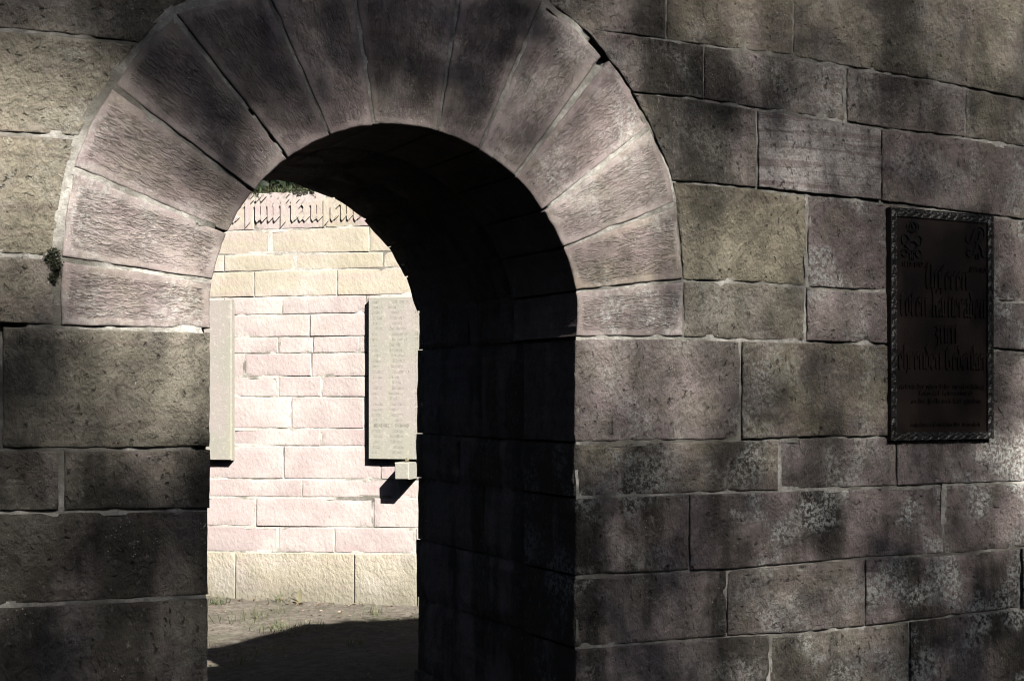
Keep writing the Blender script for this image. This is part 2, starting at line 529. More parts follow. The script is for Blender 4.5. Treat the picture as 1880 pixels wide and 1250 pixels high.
LH, LI = J(z=.76), J(z=.40)

EXT_R = [(1255, 620), (1254, 515), (1247, 430), (1238, 350), (1224, 300), (1209, 270), (1190, 226), (1175, 199), (1161, 171), (1134, 128), (1109, 99), (1076, 60), (1040, 28), (997, -2)]
EXT_L = [(105, 601), (103, 540), (107, 473), (113, 390), (130, 300), (160, 222), (203, 153), (255, 83), (318, 23), (372, -14)]
EXR = np.array([W(*p) for p in EXT_R]); EXL = np.array([W(*p) for p in EXT_L])

def curve_z(C, z0, z1, n=7):
    """stretch of an extrados curve between two heights"""
    zs = np.linspace(z0, z1, n)
    o = np.argsort(C[:, 1])
    return np.stack([np.interp(zs, C[o, 1], C[o, 0]), zs], 1)

HOLES = [(*W(1092, 82), .018, .05), (*W(1106, 105), .022, .06), (*W(1125, 120), .014, .05), (*W(1148, 152), .012, .05), (*W(1168, 185), .016, .05),
         (*W(1200, 262), .010, .04), (*W(408, 425), .014, .05), (*W(372, 824), .016, .05), (*W(383, 606), .012, .05), (*W(466, 352), .012, .05), (*W(527, 293), .016, .04),
         (*W(500, 255), .010, .03), (*W(101, 505), .016, .03), (*W(20, 598), .03, .03), (*W(603, 250), .010, .03), (*W(1003, 383), .01, .03), (*W(40, 478), .01, .02)]

NF = 0
def ashlar(P, gaps, tone=.4, dark=.6, lichen=.5, tool=0.0, proud=None, grow=None, **kw):
    global NF
    NF += 1
    pr = random.uniform(-.003, .005) if proud is None else proud
    block('stone_block', P, M_FRONT, gate, front_frame, gaps, proud=pr, tone=tone, dark=dark, lichen=lichen, tool=tool, **kw)
    mortar_ring('front', P, front_frame, grow or (.012,) * 4, holes=HOLES)

def course(lo, hi, xs, curve=None, side=None, props=(), gv=.0035, gh=.0042, jamb=None):
    """stones of one course between two bed joints and a list of upright joints (px)"""
    for i, (a, b) in enumerate(zip(xs, xs[1:])):
        bo, to = lo.run(a, b), hi.run(a, b)
        le, ri = [bo[0], to[0]], [bo[-1], to[-1]]
        gl = gr = gv
        grow = [.012] * 4
        if curve is not None and side == 'left' and i == 0:
            c = curve_z(curve, bo[0][1], to[0][1]); le = c; bo = [tuple(c[0])] + [q for q in bo if q[0] > c[0][0] + .02]; to = [tuple(c[-1])] + [q for q in to if q[0] > c[-1][0] + .02]; gl = .004
        if curve is not None and side == 'right' and i == len(xs) - 2:
            c = curve_z(curve, bo[-1][1], to[-1][1]); ri = c; bo = [q for q in bo if q[0] < c[0][0] - .02] + [tuple(c[0])]; to = [q for q in to if q[0] < c[-1][0] - .02] + [tuple(c[-1])]; gr = .008
        if jamb == 'left' and i == 0: gl = 0.0; grow[2] = -.004
        if jamb == 'right' and i == len(xs) - 2: gr = 0.0; grow[3] = -.004
        pr = dict(tone=.42, dark=.6, lichen=.5)
        if i < len(props) and props[i]: pr.update(props[i])
        dp = .34 if ((jamb == 'left' and i == 0) or (jamb == 'right' and i == len(xs) - 2)) else .16
        ashlar(Patch(bo, to, le, ri), (gh, gh, gl, gr), grow=grow, depth=dp, **pr)

class Top:
    """the top of the wall, out of the picture"""
    def pt(s, px):
        X = W(px, 0)[0]; return (X, H_front(X))
    def run(s, a, b): return [s.pt(x) for x in np.linspace(a, b, 5)]
TOP = Top()
d = lambda tone, dark, lichen=.4: dict(tone=tone, dark=dark, lichen=lichen)
# right of the arch
course(RA, TOP, [1078, 1225, 1458, 1905, 2330], EXR, 'left', [d(.45, .8), d(.6, .5), d(.6, .5, .3), d(.5, .7)])
course(RB, RA, [1163, 1293, 1555, 1774, 1960, 2330], EXR, 'left', [d(.4, 1.), d(.45, .8), d(.45, .7), d(.6, .6), d(.4, .6)])
course(RC, RB, [1232, 1391, 1618, 1990, 2330], EXR, 'left', [d(.5, .9, .2), dict(tone=.2, dark=.5, lichen=.1, band=.8), d(.35, .35, .5), d(.5, .5)])
course(RD, RC, [1253, 1484, 1760, 2020, 2330], EXR, 'left', [d(.8, .5, .2), d(.3, .4, .8), d(.3, .4, .9), d(.5, .6)])
course(RE, RD, [1254, 1480, 1790, 2080, 2330], EXR, 'left', [d(.65, .5, .2), d(.3, .4, .5), d(.3, .4, .9), d(.5, .6)])
course(RF, RE, [1057, 1361, 1646], None, None, [d(.35, .5, .5), d(.55, .55, .4)], jamb='left')
course(RG, RE, [1646, 1960, 2330], None, None, [d(.3, .55, 1.0), d(.4, .6)])
course(RG, RF, [1057, 1430, 1646], None, None, [d(.5, .95, .5), d(.35, .6, .6)], jamb='left')
course(RH, RG, [1057, 1265, 1735, 2040, 2330], None, None, [d(.4, 1.1, .6), d(.25, .95, 1.3), d(.3, .8, 1.2), d(.4, .7)], jamb='left')
course(RI, RH, [1057, 1335, 1588, 1874, 2330], None, None, [d(.4, 1.15, .6), d(.4, .5, .5), d(.3, 1.0, 1.3), d(.3, .8)], jamb='left')
course(RK, RI, [1057, 1414, 1670, 1985, 2330], None, None, [d(.4, 1.1, .5), d(.55, .7, .8), d(.35, 1.2, 1.3), d(.4, .8)], jamb='left')
course(RL, RK, [1057, 1310, 1560, 1850, 2330], None, None, jamb='left')
course(RM, RL, [1057, 1390, 1700, 2330], None, None, jamb='left')
# left of the arch
course(LA, TOP, [-420, -120, 243], EXL, 'right', [d(.5, .8), d(.6, .6, .2)], gh=.0052)
course(LB, LA, [-420, -90, 135], EXL, 'right', [d(.5, .6), d(.75, .25, .3)], gh=.0052)
course(LC, LB, [-420, -170, 104], EXL, 'right', [d(.5, .6), d(.85, .2, .2)], gh=.0052)
course(LD, LC, [-420, -110, 104], EXL, 'right', [d(.5, .6), d(.55, .45, .2)], gh=.006)
course(LE, LD, [-420, 3, 385.5], None, None, [d(.5, .9), d(.75, .75, .1)], jamb='right', gh=.005)
course(LF, LE, [-420, -150, 113, 385], None, None, [d(.5, .9), d(.5, .8, .1), d(.6, 1.0, .1)], jamb='right', gv=.008)
course(LG, LF, [-420, -200, 382], None, None, [d(.5, .9), d(.55, .9, .1)], jamb='right', gh=.0052)
course(LH, LG, [-420, -90, 380], None, None, [d(.5, .9), d(.55, .9, .2)], jamb='right')
course(LI, LH, [-420, 30, 380], None, None, jamb='right')
course(RM, LI, [-420, -160, 380], None, None, jamb='right')

# the ring of voussoirs
INT = [(386, 606), (388, 515), (413, 425), (465, 352), (528, 292), (606, 250), (688, 235), (803, 243), (880, 273), (948, 320), (1003, 382), (1033, 455), (1052, 535), (1057, 620)]
EXT = [(105, 601), (107, 475), (128, 307), (203, 155), (318, 25), (490, -10), (650, -10), (843, -10), (999, 0), (1107, 106), (1187, 233), (1238, 375), (1254, 515), (1255, 620)]
ip, ep = [], []
for k_, (a, b) in enumerate(zip(INT, EXT)):
    A, E = np.array(W(*a)), np.array(W(*b))
    if 0 < k_ < 13:
        v = A - AC; A = np.array(AC) + v / np.hypot(*v) * AR
    if k_ in (5, 6, 7):                               # these joints run on above the picture
        dv = (E - A) / np.hypot(*(E - A)); E = A + dv * (.985 - AR + .01)
    ip.append(A); ep.append(E)
EXALL = {**{k_: None for k_ in range(13)}}
def arc(A, E, c, n):
    a0, a1 = math.atan2(A[1] - c[1], A[0] - c[0]), math.atan2(E[1] - c[1], E[0] - c[0])
    a0, a1 = (q + 2 * math.pi if q < -math.pi / 2 else q for q in (a0, a1))
    r0, r1 = math.hypot(*(A - c)), math.hypot(*(E - c))
    return [(c[0] + (r0 + (r1 - r0) * t) * math.cos(a0 + (a1 - a0) * t), c[1] + (r0 + (r1 - r0) * t) * math.sin(a0 + (a1 - a0) * t)) for t in np.linspace(0, 1, n)]
vt = [(.35, .2, .3), (.4, .15, .4), (.35, .25, .3), (.35, .45, .2), (.3, .5, .2), (.3, .4, .2), (.3, .5, .2), (.3, .4, .2), (.3, .3, .3), (.25, .2, .5), (.4, .25, .4), (.45, .3, .4), (.3, .3, .7)]
for k_ in range(13):
    c = np.array(AC)
    # bottom = intrados, seen with local x running round the ring; left/right = the radial joints
    bo = arc(ip[k_ + 1], ip[k_], c, 9); to = arc(ep[k_ + 1], ep[k_], c, 9)
    if k_ < 4:
        C = EXL; to = [tuple(q) for q in curve_z(C, ep[k_ + 1][1], ep[k_][1], 9)]
    elif k_ > 8:
        C = EXR; to = [tuple(q) for q in curve_z(C, ep[k_ + 1][1], ep[k_][1], 9)]
    P = Patch(bo, to, [tuple(ip[k_ + 1]), to[0]], [tuple(ip[k_]), to[-1]])
    # turn the patch so that "u" runs outwards: keeps faces towards the camera
    P = Patch([tuple(ip[k_]), to[-1]], [tuple(ip[k_ + 1]), to[0]], bo[::-1], to[::-1])
    mid = (ep[k_] + ep[k_ + 1]) / 2 - (ip[k_] + ip[k_ + 1]) / 2
    flip = k_ < 13
    P = P if np.cross(np.array(P.b[-1]) - P.b[0], np.array(P.t[0]) - P.b[0]) > 0 else Patch(P.t, P.b, P.l[::-1], P.r[::-1])
    tn, dk, li = vt[k_]
    ge = .011 if k_ < 4 else .004
    block('voussoir', P, M_FRONT, gate, front_frame, (.0055, .0055, 0.0, ge), proud=random.uniform(.001, .006), depth=.42, rough=.003,
          ang=math.atan2(mid[1], mid[0]), tone=tn, dark=dk, lichen=li, tool=1.0)
    mortar_ring('front', P, front_frame, (.012, .012, -.004, .016), holes=HOLES, d0=.0035, amp=.004)

Vs, Qs, _ = MORT['front']
mo = link('mortar', quads_mesh('mortar', np.array(Vs), np.array(Qs)), M_MORTAR, gate); mo['kind'] = 'stuff'

# stones lining the passage: soffit and both reveals, two more rows deep
def lining(name, a3, b3, c3, d3, nrm, n=(8, 6), amp=.004):
    """slightly uneven slab face through four corners, 12 cm thick, with worn edges"""
    a3, b3, c3, d3 = map(Vector, (a3, b3, c3, d3)); nv = Vector(nrm).normalized()
    sd = random.uniform(0, 99); pr = random.uniform(-.014, -.004)
    V, Fc = [], []
    nu, nw = n
    for j in range(nw + 1):
        for i in range(nu + 1):
            u, w = i / nu, j / nw
            p = a3 * (1 - u) * (1 - w) + b3 * u * (1 - w) + c3 * u * w + d3 * (1 - u) * w
            e = min(u, 1 - u, w, 1 - w)
            k = pr + amp * fb(p.x * 6 + sd, p.y * 6, p.z * 6, 2) - (.008 if e < .01 else 0)
            jit = Vector((nz(p.x * 20, p.y * 20, p.z * 20 + sd), nz(p.y * 20, p.z * 20, sd), nz(p.z * 20, p.x * 20, sd))) * .004
            V.append(p + nv * k + jit)
    m = len(V)
    for j in range(nw):
        for i in range(nu):
            q = j * (nu + 1) + i
            Fc.append((q, q + 1, q + nu + 2, q + nu + 1))
    bd = [i for i in range(nu)] + [nu + j * (nu + 1) for j in range(nw)] + [nw * (nu + 1) + nu - i for i in range(nu)] + [(nw - j) * (nu + 1) for j in range(nw)]
    for q in bd: V.append(V[q] - nv * .12)
    for t in range(len(bd)):
        t2 = (t + 1) % len(bd)
        Fc.append((bd[t2], bd[t], m + t, m + t2))
    me = mesh_from(name, V, Fc)
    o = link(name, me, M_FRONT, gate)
    for kk, vv in dict(tone=.3, dark=1.3, lichen=.1, tool=0).items(): o[kk] = float(vv)  # extra darkening of the stone stands in for deep shade in the passage
    return o

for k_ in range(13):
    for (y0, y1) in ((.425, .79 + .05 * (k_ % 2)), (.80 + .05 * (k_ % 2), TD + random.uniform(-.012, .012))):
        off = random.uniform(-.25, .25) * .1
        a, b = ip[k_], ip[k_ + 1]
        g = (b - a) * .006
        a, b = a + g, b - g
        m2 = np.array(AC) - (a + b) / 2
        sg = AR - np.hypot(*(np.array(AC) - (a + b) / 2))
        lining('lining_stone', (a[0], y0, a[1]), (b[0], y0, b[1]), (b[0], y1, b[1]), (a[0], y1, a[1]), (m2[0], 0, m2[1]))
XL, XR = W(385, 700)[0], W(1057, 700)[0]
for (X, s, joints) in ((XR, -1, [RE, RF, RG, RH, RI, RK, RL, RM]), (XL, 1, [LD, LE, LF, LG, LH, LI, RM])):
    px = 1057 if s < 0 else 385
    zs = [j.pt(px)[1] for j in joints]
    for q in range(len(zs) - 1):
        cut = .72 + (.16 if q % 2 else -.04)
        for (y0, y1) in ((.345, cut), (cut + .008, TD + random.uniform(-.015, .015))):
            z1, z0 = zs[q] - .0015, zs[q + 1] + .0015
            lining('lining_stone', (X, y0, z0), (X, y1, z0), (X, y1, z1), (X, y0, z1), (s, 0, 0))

# the body of the wall behind its facing
def core():
    V, Fc = [], []
    def quad(*p):
        b = len(V); V.extend(p); Fc.append((b, b + 1, b + 2, b + 3))
    y0, y1, ym = .05, TD - .03, .60
    x0, x1 = -1.6, 7.2
    R = AR + .012
    xs = sorted(set([x0, x1, XL - .012, XR + .012] + [AC[0] + R * math.cos(math.radians(a)) for a in range(0, 181, 10)] + [2.6, 2.75, 2.9, 3.05, 3.2, 3.35, 1.75, 2.42] + list(np.linspace(x0, x1, 12))))
    def low(x):
        return AC[1] + math.sqrt(max(0, R * R - (x - AC[0]) ** 2)) if abs(x - AC[0]) <= R - 1e-4 else -.05
    def hr(x):                                     # notch added out of sight to let sun onto the court floor
        return 2.38 if 1.75 <= x < 2.42 else H_front(x)
    for a, b in zip(xs, xs[1:]):
        inside = a >= AC[0] - R - 1e-4 and b <= AC[0] + R + 1e-4
        la = AC[1] + math.sqrt(max(0, R * R - (a - AC[0]) ** 2)) if inside else -.05
        lb = AC[1] + math.sqrt(max(0, R * R - (b - AC[0]) ** 2)) if inside else -.05
        m = (a + b) / 2
        ha, hb = H_front(a) - .01, H_front(b) - .01
        ra, rb = min(ha, hr(m) if hr(m) < 2.5 else ha), min(hb, hr(m) if hr(m) < 2.5 else hb)
        quad((a, y0, la), (b, y0, lb), (b, y0, hb), (a, y0, ha))
        quad((b, y1, lb), (a, y1, la), (a, y1, ra), (b, y1, rb))
        quad((a, y0, ha), (b, y0, hb), (b, ym, hb), (a, ym, ha))
        quad((a, ym, ra), (b, ym, rb), (b, y1, rb), (a, y1, ra))
        if ra < ha - .02: quad((a, ym, ra), (a, ym, ha), (b, ym, hb), (b, ym, rb))
        if inside: quad((b, y0, lb), (a, y0, la), (a, y1, la), (b, y1, lb))
    for x, s in ((AC[0] - R, 1), (AC[0] + R, -1)):
        quad((x, y0, -.05), (x, y1, -.05), (x, y1, AC[1]), (x, y0, AC[1]))
    for x in (x0, x1):
        quad((x, y0, -.05), (x, y1, -.05), (x, y1, H_front(x) - .01), (x, y0, H_front(x) - .01))
    for x in (1.75, 2.42):
        quad((x, ym, 2.38), (x, y1, 2.38), (x, y1, H_front(x) - .01), (x, ym, H_front(x) - .01))
    o = link('wall_core', mesh_from('wall_core', V, Fc), M_FRONT, gate)
    for kk, vv in dict(tone=.4, dark=.8, lichen=.2, tool=0).items(): o[kk] = float(vv)
core()

# ------------------------------------------------------------------ the far wall of the court
court = empty('courtyard_wall', B0)
tag(court, 'sunlit pale pink and yellow ashlar wall with raised lettering beyond the passage', 'wall')
def back_frame(s, z, y):
    p = B0 + BU * s - BN * y
    return (p.x, p.y, z)
BJ = [((471, 355), (575, 351.5)), ((424, 424.5), (699, 415)), ((407, 468), (726, 462)), ((400, 500), (743, 491)), ((390, 547), (676, 542)), ((425, 579), (669, 575)),
      ((425, 619.5), (669, 617)), ((425, 649.5), (669, 647.5)), ((425, 691), (669, 691)), ((390, 728), (669, 729)), ((390, 786), (669, 786.5)), ((390, 818), (669, 819)),
      ((390, 878), (690, 880)), ((390, 911), (765, 914)), ((390, 965), (765, 969)), ((390, 1012), (765, 1016)), ((390, 1112), (765, 1118))]
BV = [[597, 760], [496, 678], [541], [467, 619, 760], [518, 672], [569, 700], [511, 575, 660], [572, 690], [511, 590, 672], [535, 668], [587, 680], [521, 699], [555, 730], [471, 686], [511, 614, 763], [434, 652]]
def bpt(j, px):
    (xa, ya), (xb, yb) = BJ[j]
    y = ya + (yb - ya) * (px - xa) / (xb - xa)
    if px < 360 or px > 800:
        q = 360 if px < 360 else 800
        yq = ya + (yb - ya) * (q - xa) / (xb - xa)
        return (B(px, 0)[0], B(q, yq)[1])
    return B(px, y)
btone = [.55, .85, .9, .8, .15, .1, .15, .25, .1, .0, .0, .05, .0, .0, .1, .85]
for c_ in range(16):
    v = sorted(BV[c_])
    xs = [v[0]]
    while xs[0] > -520: xs.insert(0, max(-520, xs[0] - random.uniform(95, 190)) if xs[0] > -440 else -520)
    xs += v[1:]
    while xs[-1] < 1080: xs.append(xs[-1] + random.uniform(80, 170))
    for a, b in zip(xs, xs[1:]):
        bo, to = [bpt(c_ + 1, a), bpt(c_ + 1, b)], [bpt(c_, a), bpt(c_, b)]
        P = Patch(bo, to, [bo[0], to[0]], [bo[-1], to[-1]])
        near = a < 800 and b > 380
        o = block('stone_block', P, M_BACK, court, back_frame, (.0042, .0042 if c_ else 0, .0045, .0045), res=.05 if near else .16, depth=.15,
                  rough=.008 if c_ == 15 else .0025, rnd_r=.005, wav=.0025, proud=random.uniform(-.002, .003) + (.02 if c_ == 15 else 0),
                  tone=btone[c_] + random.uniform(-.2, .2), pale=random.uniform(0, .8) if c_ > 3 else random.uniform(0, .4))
        o['rough'] = 1.0 if c_ == 15 else 0.0
        mortar_ring('back', P, back_frame, (.01, .01 if c_ else -.01, .01, .01), shrink=.02, step=.06 if near else .2, d0=.004, amp=.003)
Vs, Qs, _ = MORT['back']
mo = link('mortar', quads_mesh('mortar', np.array(Vs), np.array(Qs)), M_BMORTAR, court); mo['kind'] = 'stuff'
def box_frame(name, s0, s1, y0, y1, z0, z1, mat, parent, frame):
    V = [frame(s, z, y) for z in (z0, z1) for (s, y) in ((s0, y0), (s1, y0), (s1, y1), (s0, y1))]
    Fc = [(0, 1, 5, 4), (1, 2, 6, 5), (2, 3, 7, 6), (3, 0, 4, 7), (4, 5, 6, 7), (3, 2, 1, 0)]
    return link(name, mesh_from(name, V, Fc), mat, parent)
sL, sR = B(-520, 0)[0] + .02, B(1080, 0)[0] + .3
zt = bpt(0, 600)[1]
k_ = box_frame('wall_core', sL, sR, .05, .7, -.1, zt - .09, M_BACK, court, back_frame)
for a_, v_ in dict(tone=.6, pale=.2, rough=.5).items(): k_[a_] = v_

# ------------------------------------------------------------------ broad-nib lettering
def stem(x): return [(x - .09, .92), (x, .83), (x, .17), (x + .09, .08)]
GL = {
 'n': (.62, [stem(0), [(.05, .72), (.34, .95), (.45, .83), (.45, .17), (.54, .08)]]),
 'm': (1.07, [stem(0), [(.05, .72), (.34, .95), (.45, .83), (.45, .17), (.54, .08)], [(.5, .72), (.79, .95), (.9, .83), (.9, .17), (.99, .08)]]),
 'u': (.62, [[(-.09, .92), (0, .83), (0, .2), (.13, .06), (.40, .25)], stem(.45)]),
 'ü': (.62, [[(-.09, .92), (0, .83), (0, .2), (.13, .06), (.40, .25)], stem(.45), [(-.02, 1.22), (.1, 1.1)], [(.36, 1.22), (.48, 1.1)]]),
 'e': (.54, [[(0, .8), (0, .2), (.12, .05), (.38, .22)], [(0, .8), (.2, .95), (.36, .78), (.34, .62), (.05, .48)]]),
 'c': (.48, [[(0, .8), (0, .2), (.12, .05), (.36, .2)], [(0, .8), (.2, .95), (.34, .8)]]),
 'r': (.5, [stem(0), [(.05, .75), (.2, .93), (.33, .80)]]),
 't': (.46, [[(0, 1.15), (0, .2), (.12, .05), (.3, .18)], [(-.16, .88), (.26, .92)]]),
 'o': (.58, [[(0, .8), (0, .2), (.13, .05), (.4, .2), (.4, .8), (.27, .95), (0, .8)]]),
 'a': (.6, [[(.02, .75), (.18, .95), (.38, .8), (.38, .17), (.48, .06)], [(.36, .55), (0, .42), (0, .2), (.12, .06), (.36, .25)]]),
 'd': (.58, [[(0, .8), (0, .2), (.13, .05), (.4, .2), (.4, .75), (-.05, 1.35)], [(0, .8), (.2, .95), (.38, .8)]]),
 'k': (.56, [[(-.05, 1.4), (0, 1.3), (0, .17), (.09, .06)], [(0, .6), (.3, .93), (.38, .75), (.05, .58)], [(.12, .58), (.36, .4), (.36, .17), (.46, .06)]]),
 'h': (.6, [[(-.05, 1.4), (0, 1.3), (0, .17), (.09, .08)], [(.04, .75), (.3, .95), (.42, .8), (.42, .1), (.3, -.15)]]),
 's': (.54, [[(.38, .82), (.2, .95), (0, .78), (.02, .62), (.38, .42), (.38, .2), (.2, .04), (-.02, .2)]]),
 'ſ': (.36, [[(-.03, -.2), (0, -.1), (0, 1.12), (.14, 1.3), (.28, 1.2)]]),
 'f': (.40, [[(-.03, -.2), (0, -.1), (0, 1.12), (.14, 1.3), (.28, 1.2)], [(-.14, .88), (.26, .92)]]),
 'z': (.54, [[(0, .85), (.15, .95), (.35, .8), (.1, .55), (.38, .35), (.3, -.1), (0, -.25)]]),
 'g': (.56, [[(0, .8), (0, .2), (.13, .05), (.38, .22)], [(0, .8), (.2, .95), (.38, .8), (.38, 0), (.2, -.28), (-.05, -.15)]]),
 'b': (.58, [[(-.05, 1.4), (0, 1.3), (0, .2), (.13, .05), (.4, .2), (.4, .75), (.25, .95), (.03, .75)]]),
 'l': (.3, [[(-.05, 1.4), (0, 1.3), (0, .18), (.1, .07)]]),
 'i': (.3, [stem(0), [(-.03, 1.22), (.07, 1.12)]]),
 'U': (.85, [[(-.12, 1.18), (.05, 1.38), (.14, 1.22), (0, .9), (0, .25), (.18, .04), (.56, .25)], [(.5, 1.38), (.58, 1.28), (.58, .17), (.68, .06)]]),
 'K': (.8, [[(-.1, 1.25), (.1, 1.4), (.16, 1.2), (.1, .17), (.2, .06)], [(.12, .75), (.46, 1.33), (.62, 1.22)], [(.18, .75), (.54, .6), (.54, .2), (.66, .06)]]),
 'G': (.8, [[(.6, 1.2), (.38, 1.4), (0, 1.15), (0, .25), (.2, .03), (.55, .2), (.55, .7), (.28, .8)], [(.3, 1.33), (.3, .5)]]),
 'S': (.7, [[(.5, 1.2), (.3, 1.4), (0, 1.15), (.1, .9), (.5, .55), (.5, .2), (.25, .03), (-.05, .22)]]),
 'O': (.75, [[(.3, 1.35), (0, 1.1), (0, .3), (.3, .03), (.58, .3), (.58, 1.1), (.3, 1.35)]]),
 'I': (.4, [[(0, 1.35), (0, .05)], [(-.12, 1.3), (.14, 1.34)], [(-.12, .05), (.14, .09)]]),
 'N': (.75, [[(0, .05), (0, 1.35)], [(0, 1.3), (.5, .1)], [(.5, .05), (.5, 1.35)]]),
 'E': (.6, [[(0, 1.35), (0, .05)], [(0, 1.3), (.4, 1.33)], [(0, .7), (.32, .72)], [(0, .06), (.42, .08)]]),
 'R': (.65, [[(0, 1.35), (0, .05)], [(0, 1.3), (.36, 1.2), (.36, .85), (0, .7)], [(.12, .7), (.45, .06)]]),
 'D': (.65, [[(0, 1.35), (0, .05)], [(0, 1.3), (.42, 1.05), (.42, .35), (0, .06)]]),
 'M': (.9, [[(0, .05), (0, 1.35)], [(0, 1.3), (.32, .3), (.64, 1.3)], [(.64, 1.35), (.64, .05)]]),
 '1': (.42, [[(.0, 1.05), (.16, 1.25), (.16, .05)]]), '2': (.56, [[(0, 1.0), (.2, 1.25), (.4, 1.0), (0, .1), (.42, .12)]]),
 '3': (.56, [[(0, 1.1), (.2, 1.25), (.38, 1.0), (.14, .68), (.4, .4), (.2, .05), (0, .2)]]),
 '5': (.56, [[(.38, 1.24), (.05, 1.2), (.02, .7), (.36, .62), (.36, .2), (.02, .08)]]),
 '7': (.5, [[(0, 1.2), (.4, 1.22), (.12, .05)]]), '8': (.56, [[(.2, .66), (0, .95), (.2, 1.25), (.4, .95), (.0, .35), (.2, .05), (.42, .35), (.2, .66)]]),
 '9': (.54, [[(.38, .8), (.1, .7), (0, 1.0), (.2, 1.25), (.38, 1.0), (.34, .4), (.1, .05)]]),
 '0': (.56, [[(.2, 1.25), (0, .9), (0, .35), (.2, .05), (.4, .35), (.4, .9), (.2, 1.25)]]),
 '-': (.4, [[(0, .6), (.25, .62)]]), '.': (.25, [[(0, .1), (.07, .04)]]), ' ': (.4, []),
}
def width(txt, sp=.12): return sum(GL[c][0] + sp for c in txt) - sp

class Pen:
    """strokes of a broad nib held at 45 degrees, raised out of a surface"""
    def __init__(s): s.V, s.F, s.k = [], [], 0
    def stroke(s, pts, nib, h, frame, y0, ang=math.pi / 4, mn=.18):
        """pts in surface coordinates; nib width in metres; raised by h in front of y0"""
        s.k += 1
        h = h + (s.k % 7) * .00025
        nx, nz_ = math.cos(ang) * nib / 2, math.sin(ang) * nib / 2
        for (x0, z0), (x1, z1) in zip(pts, pts[1:]):
            L = math.hypot(x1 - x0, z1 - z0)
            if L < 1e-6: continue
            tx, tz = (x1 - x0) / L, (z1 - z0) / L
            cr = tx * nz_ - tz * nx                     # how broad the nib shows along this stroke
            ax, az = nx, nz_
            if abs(cr) < mn * nib / 2:
                sg = 1 if cr >= 0 else -1
                ax, az = -tz * mn * nib / 2 * sg, tx * mn * nib / 2 * sg
            q = [(x0 - ax, z0 - az), (x0 + ax, z0 + az), (x1 + ax, z1 + az), (x1 - ax, z1 - az)]
            ar = sum(q[i][0] * q[(i + 1) % 4][1] - q[(i + 1) % 4][0] * q[i][1] for i in range(4))
            if ar < 0: q = q[::-1]
            b = len(s.V)
            s.V += [frame(x, z, y0 - h) for x, z in q] + [frame(x, z, y0 + .002) for x, z in q]
            s.F.append((b, b + 1, b + 2, b + 3))
            for i in range(4):
                j = (i + 1) % 4
                s.F.append((b + i, b + 4 + i, b + 4 + j, b + j))
    def text(s, txt, x, z, xh, xs, nib, h, frame, y0, sp=.12, slope=0.0):
        x_ = x
        for c in txt:
            w, st = GL[c]
            for p in st:
                s.stroke([(x_ + a * xs, z + (x_ - x + a * xs) * slope + b * xh) for a, b in p], nib, h, frame, y0)
            x_ += (w + sp) * xs
    def build(s, name, mat, parent):
        return link(name, mesh_from(name, s.V, s.F), mat, parent)

# raised word along the top course of the far wall
pen = Pen()
xh = .158
for c, px in (('e', 431), ('f', 456), ('ü', 474), ('n', 497), ('f', 521), ('t', 540), ('a', 553.5), ('u', 577), ('ſ', 599.5), ('e', 612.5), ('n', 631.5), ('d', 655), ('d', 690), ('r', 712), ('e', 728), ('i', 746)):
    by = 407.0 - .02 * (px - 456)
    s_, z_ = B(px, by)
    pen = Pen()
    pen.text(c, s_, z_, xh, xh * .71, .058, .012, back_frame, -.003)
    o = pen.build('raised_letter', M_BACK, court)
    for a_, v_ in dict(tone=.45, pale=.3, rough=0.0).items(): o[a_] = v_

# ------------------------------------------------------------------ name tablets on the far wall
def slab(name, s0, s1, z0, z1, t, mat, parent, frame, bev=.006):
    V, Fc = [], []
    for (m, y) in ((0, 0.0), (0, -t + bev), (bev, -t)):
        V += [frame(s0 + m, z0 + m, y), frame(s1 - m, z0 + m, y), frame(s1 - m, z1 - m, y), frame(s0 + m, z1 - m, y)]
    for r in (0, 4):
        for i in range(4):
            j = (i + 1) % 4; Fc.append((r + i, r + j, r + 4 + j, r + 4 + i))
    Fc.append((8, 9, 10, 11))
    return link(name, mesh_from(name, V, Fc), mat, parent)
TT = .062
def tablet(s0, s1, z0, z1, label):
    p = B0 + BU * ((s0 + s1) / 2)
    t = empty('stone_tablet', (p.x, p.y, z0))
    tag(t, label, 'tablet', 'name tablets on the court wall')
    slab('slab', s0, s1, z0, z1, TT, M_TABLET, t, back_frame)
    return t
s0, z1 = B(676, 546, TT); _, z0 = B(676, 843, TT)
s1 = s0 + .60
t = tablet(s0, s1, z0, z1, 'wide stone tablet of raised names directly above the small bracket')
rows = 29
pen = Pen()
pitch = (z1 - z0 - .05) / rows
low = 'nueraitmnsehlcnerutn'
rr = random.Random(3)
for r in range(rows):
    z = z1 - .045 - r * pitch
    if r == 23:
        pen.text('SENIRRE I DNMNO', s0 + .05, z, .019, .026, .0052, .0022, back_frame, -TT)
    else:
        a = ''.join(rr.choice(low) for _ in range(rr.randint(3, 6)))
        b = 'S' + ''.join(rr.choice(low) for _ in range(rr.randint(4, 8)))
        pen.text(a, s0 + .03 + rr.uniform(0, .02), z, .0185, .0215, .0044, .0006, back_frame, -TT)
        pen.text(b, s0 + .185 + rr.uniform(-.02, .02), z, .0185, .0205, .0044, .0006, back_frame, -TT)
        pen.text(rr.choice('123578') + rr.choice('123578'), s0 + .385, z, .0185, .0215, .0044, .0006, back_frame, -TT)
        pen.text(a[::-1], s0 + .44, z, .0185, .0205, .0044, .0006, back_frame, -TT)
pen.build('inscription', M_TABLET, t)['kind'] = 'stuff'
s1l, z1l = B(424.5, 550, TT); _, z0l = B(424.5, 845, TT)
t2 = tablet(s1l - .60, s1l, z0l, z1l, 'narrow visible strip of a plain stone tablet beside the left edge of the passage')

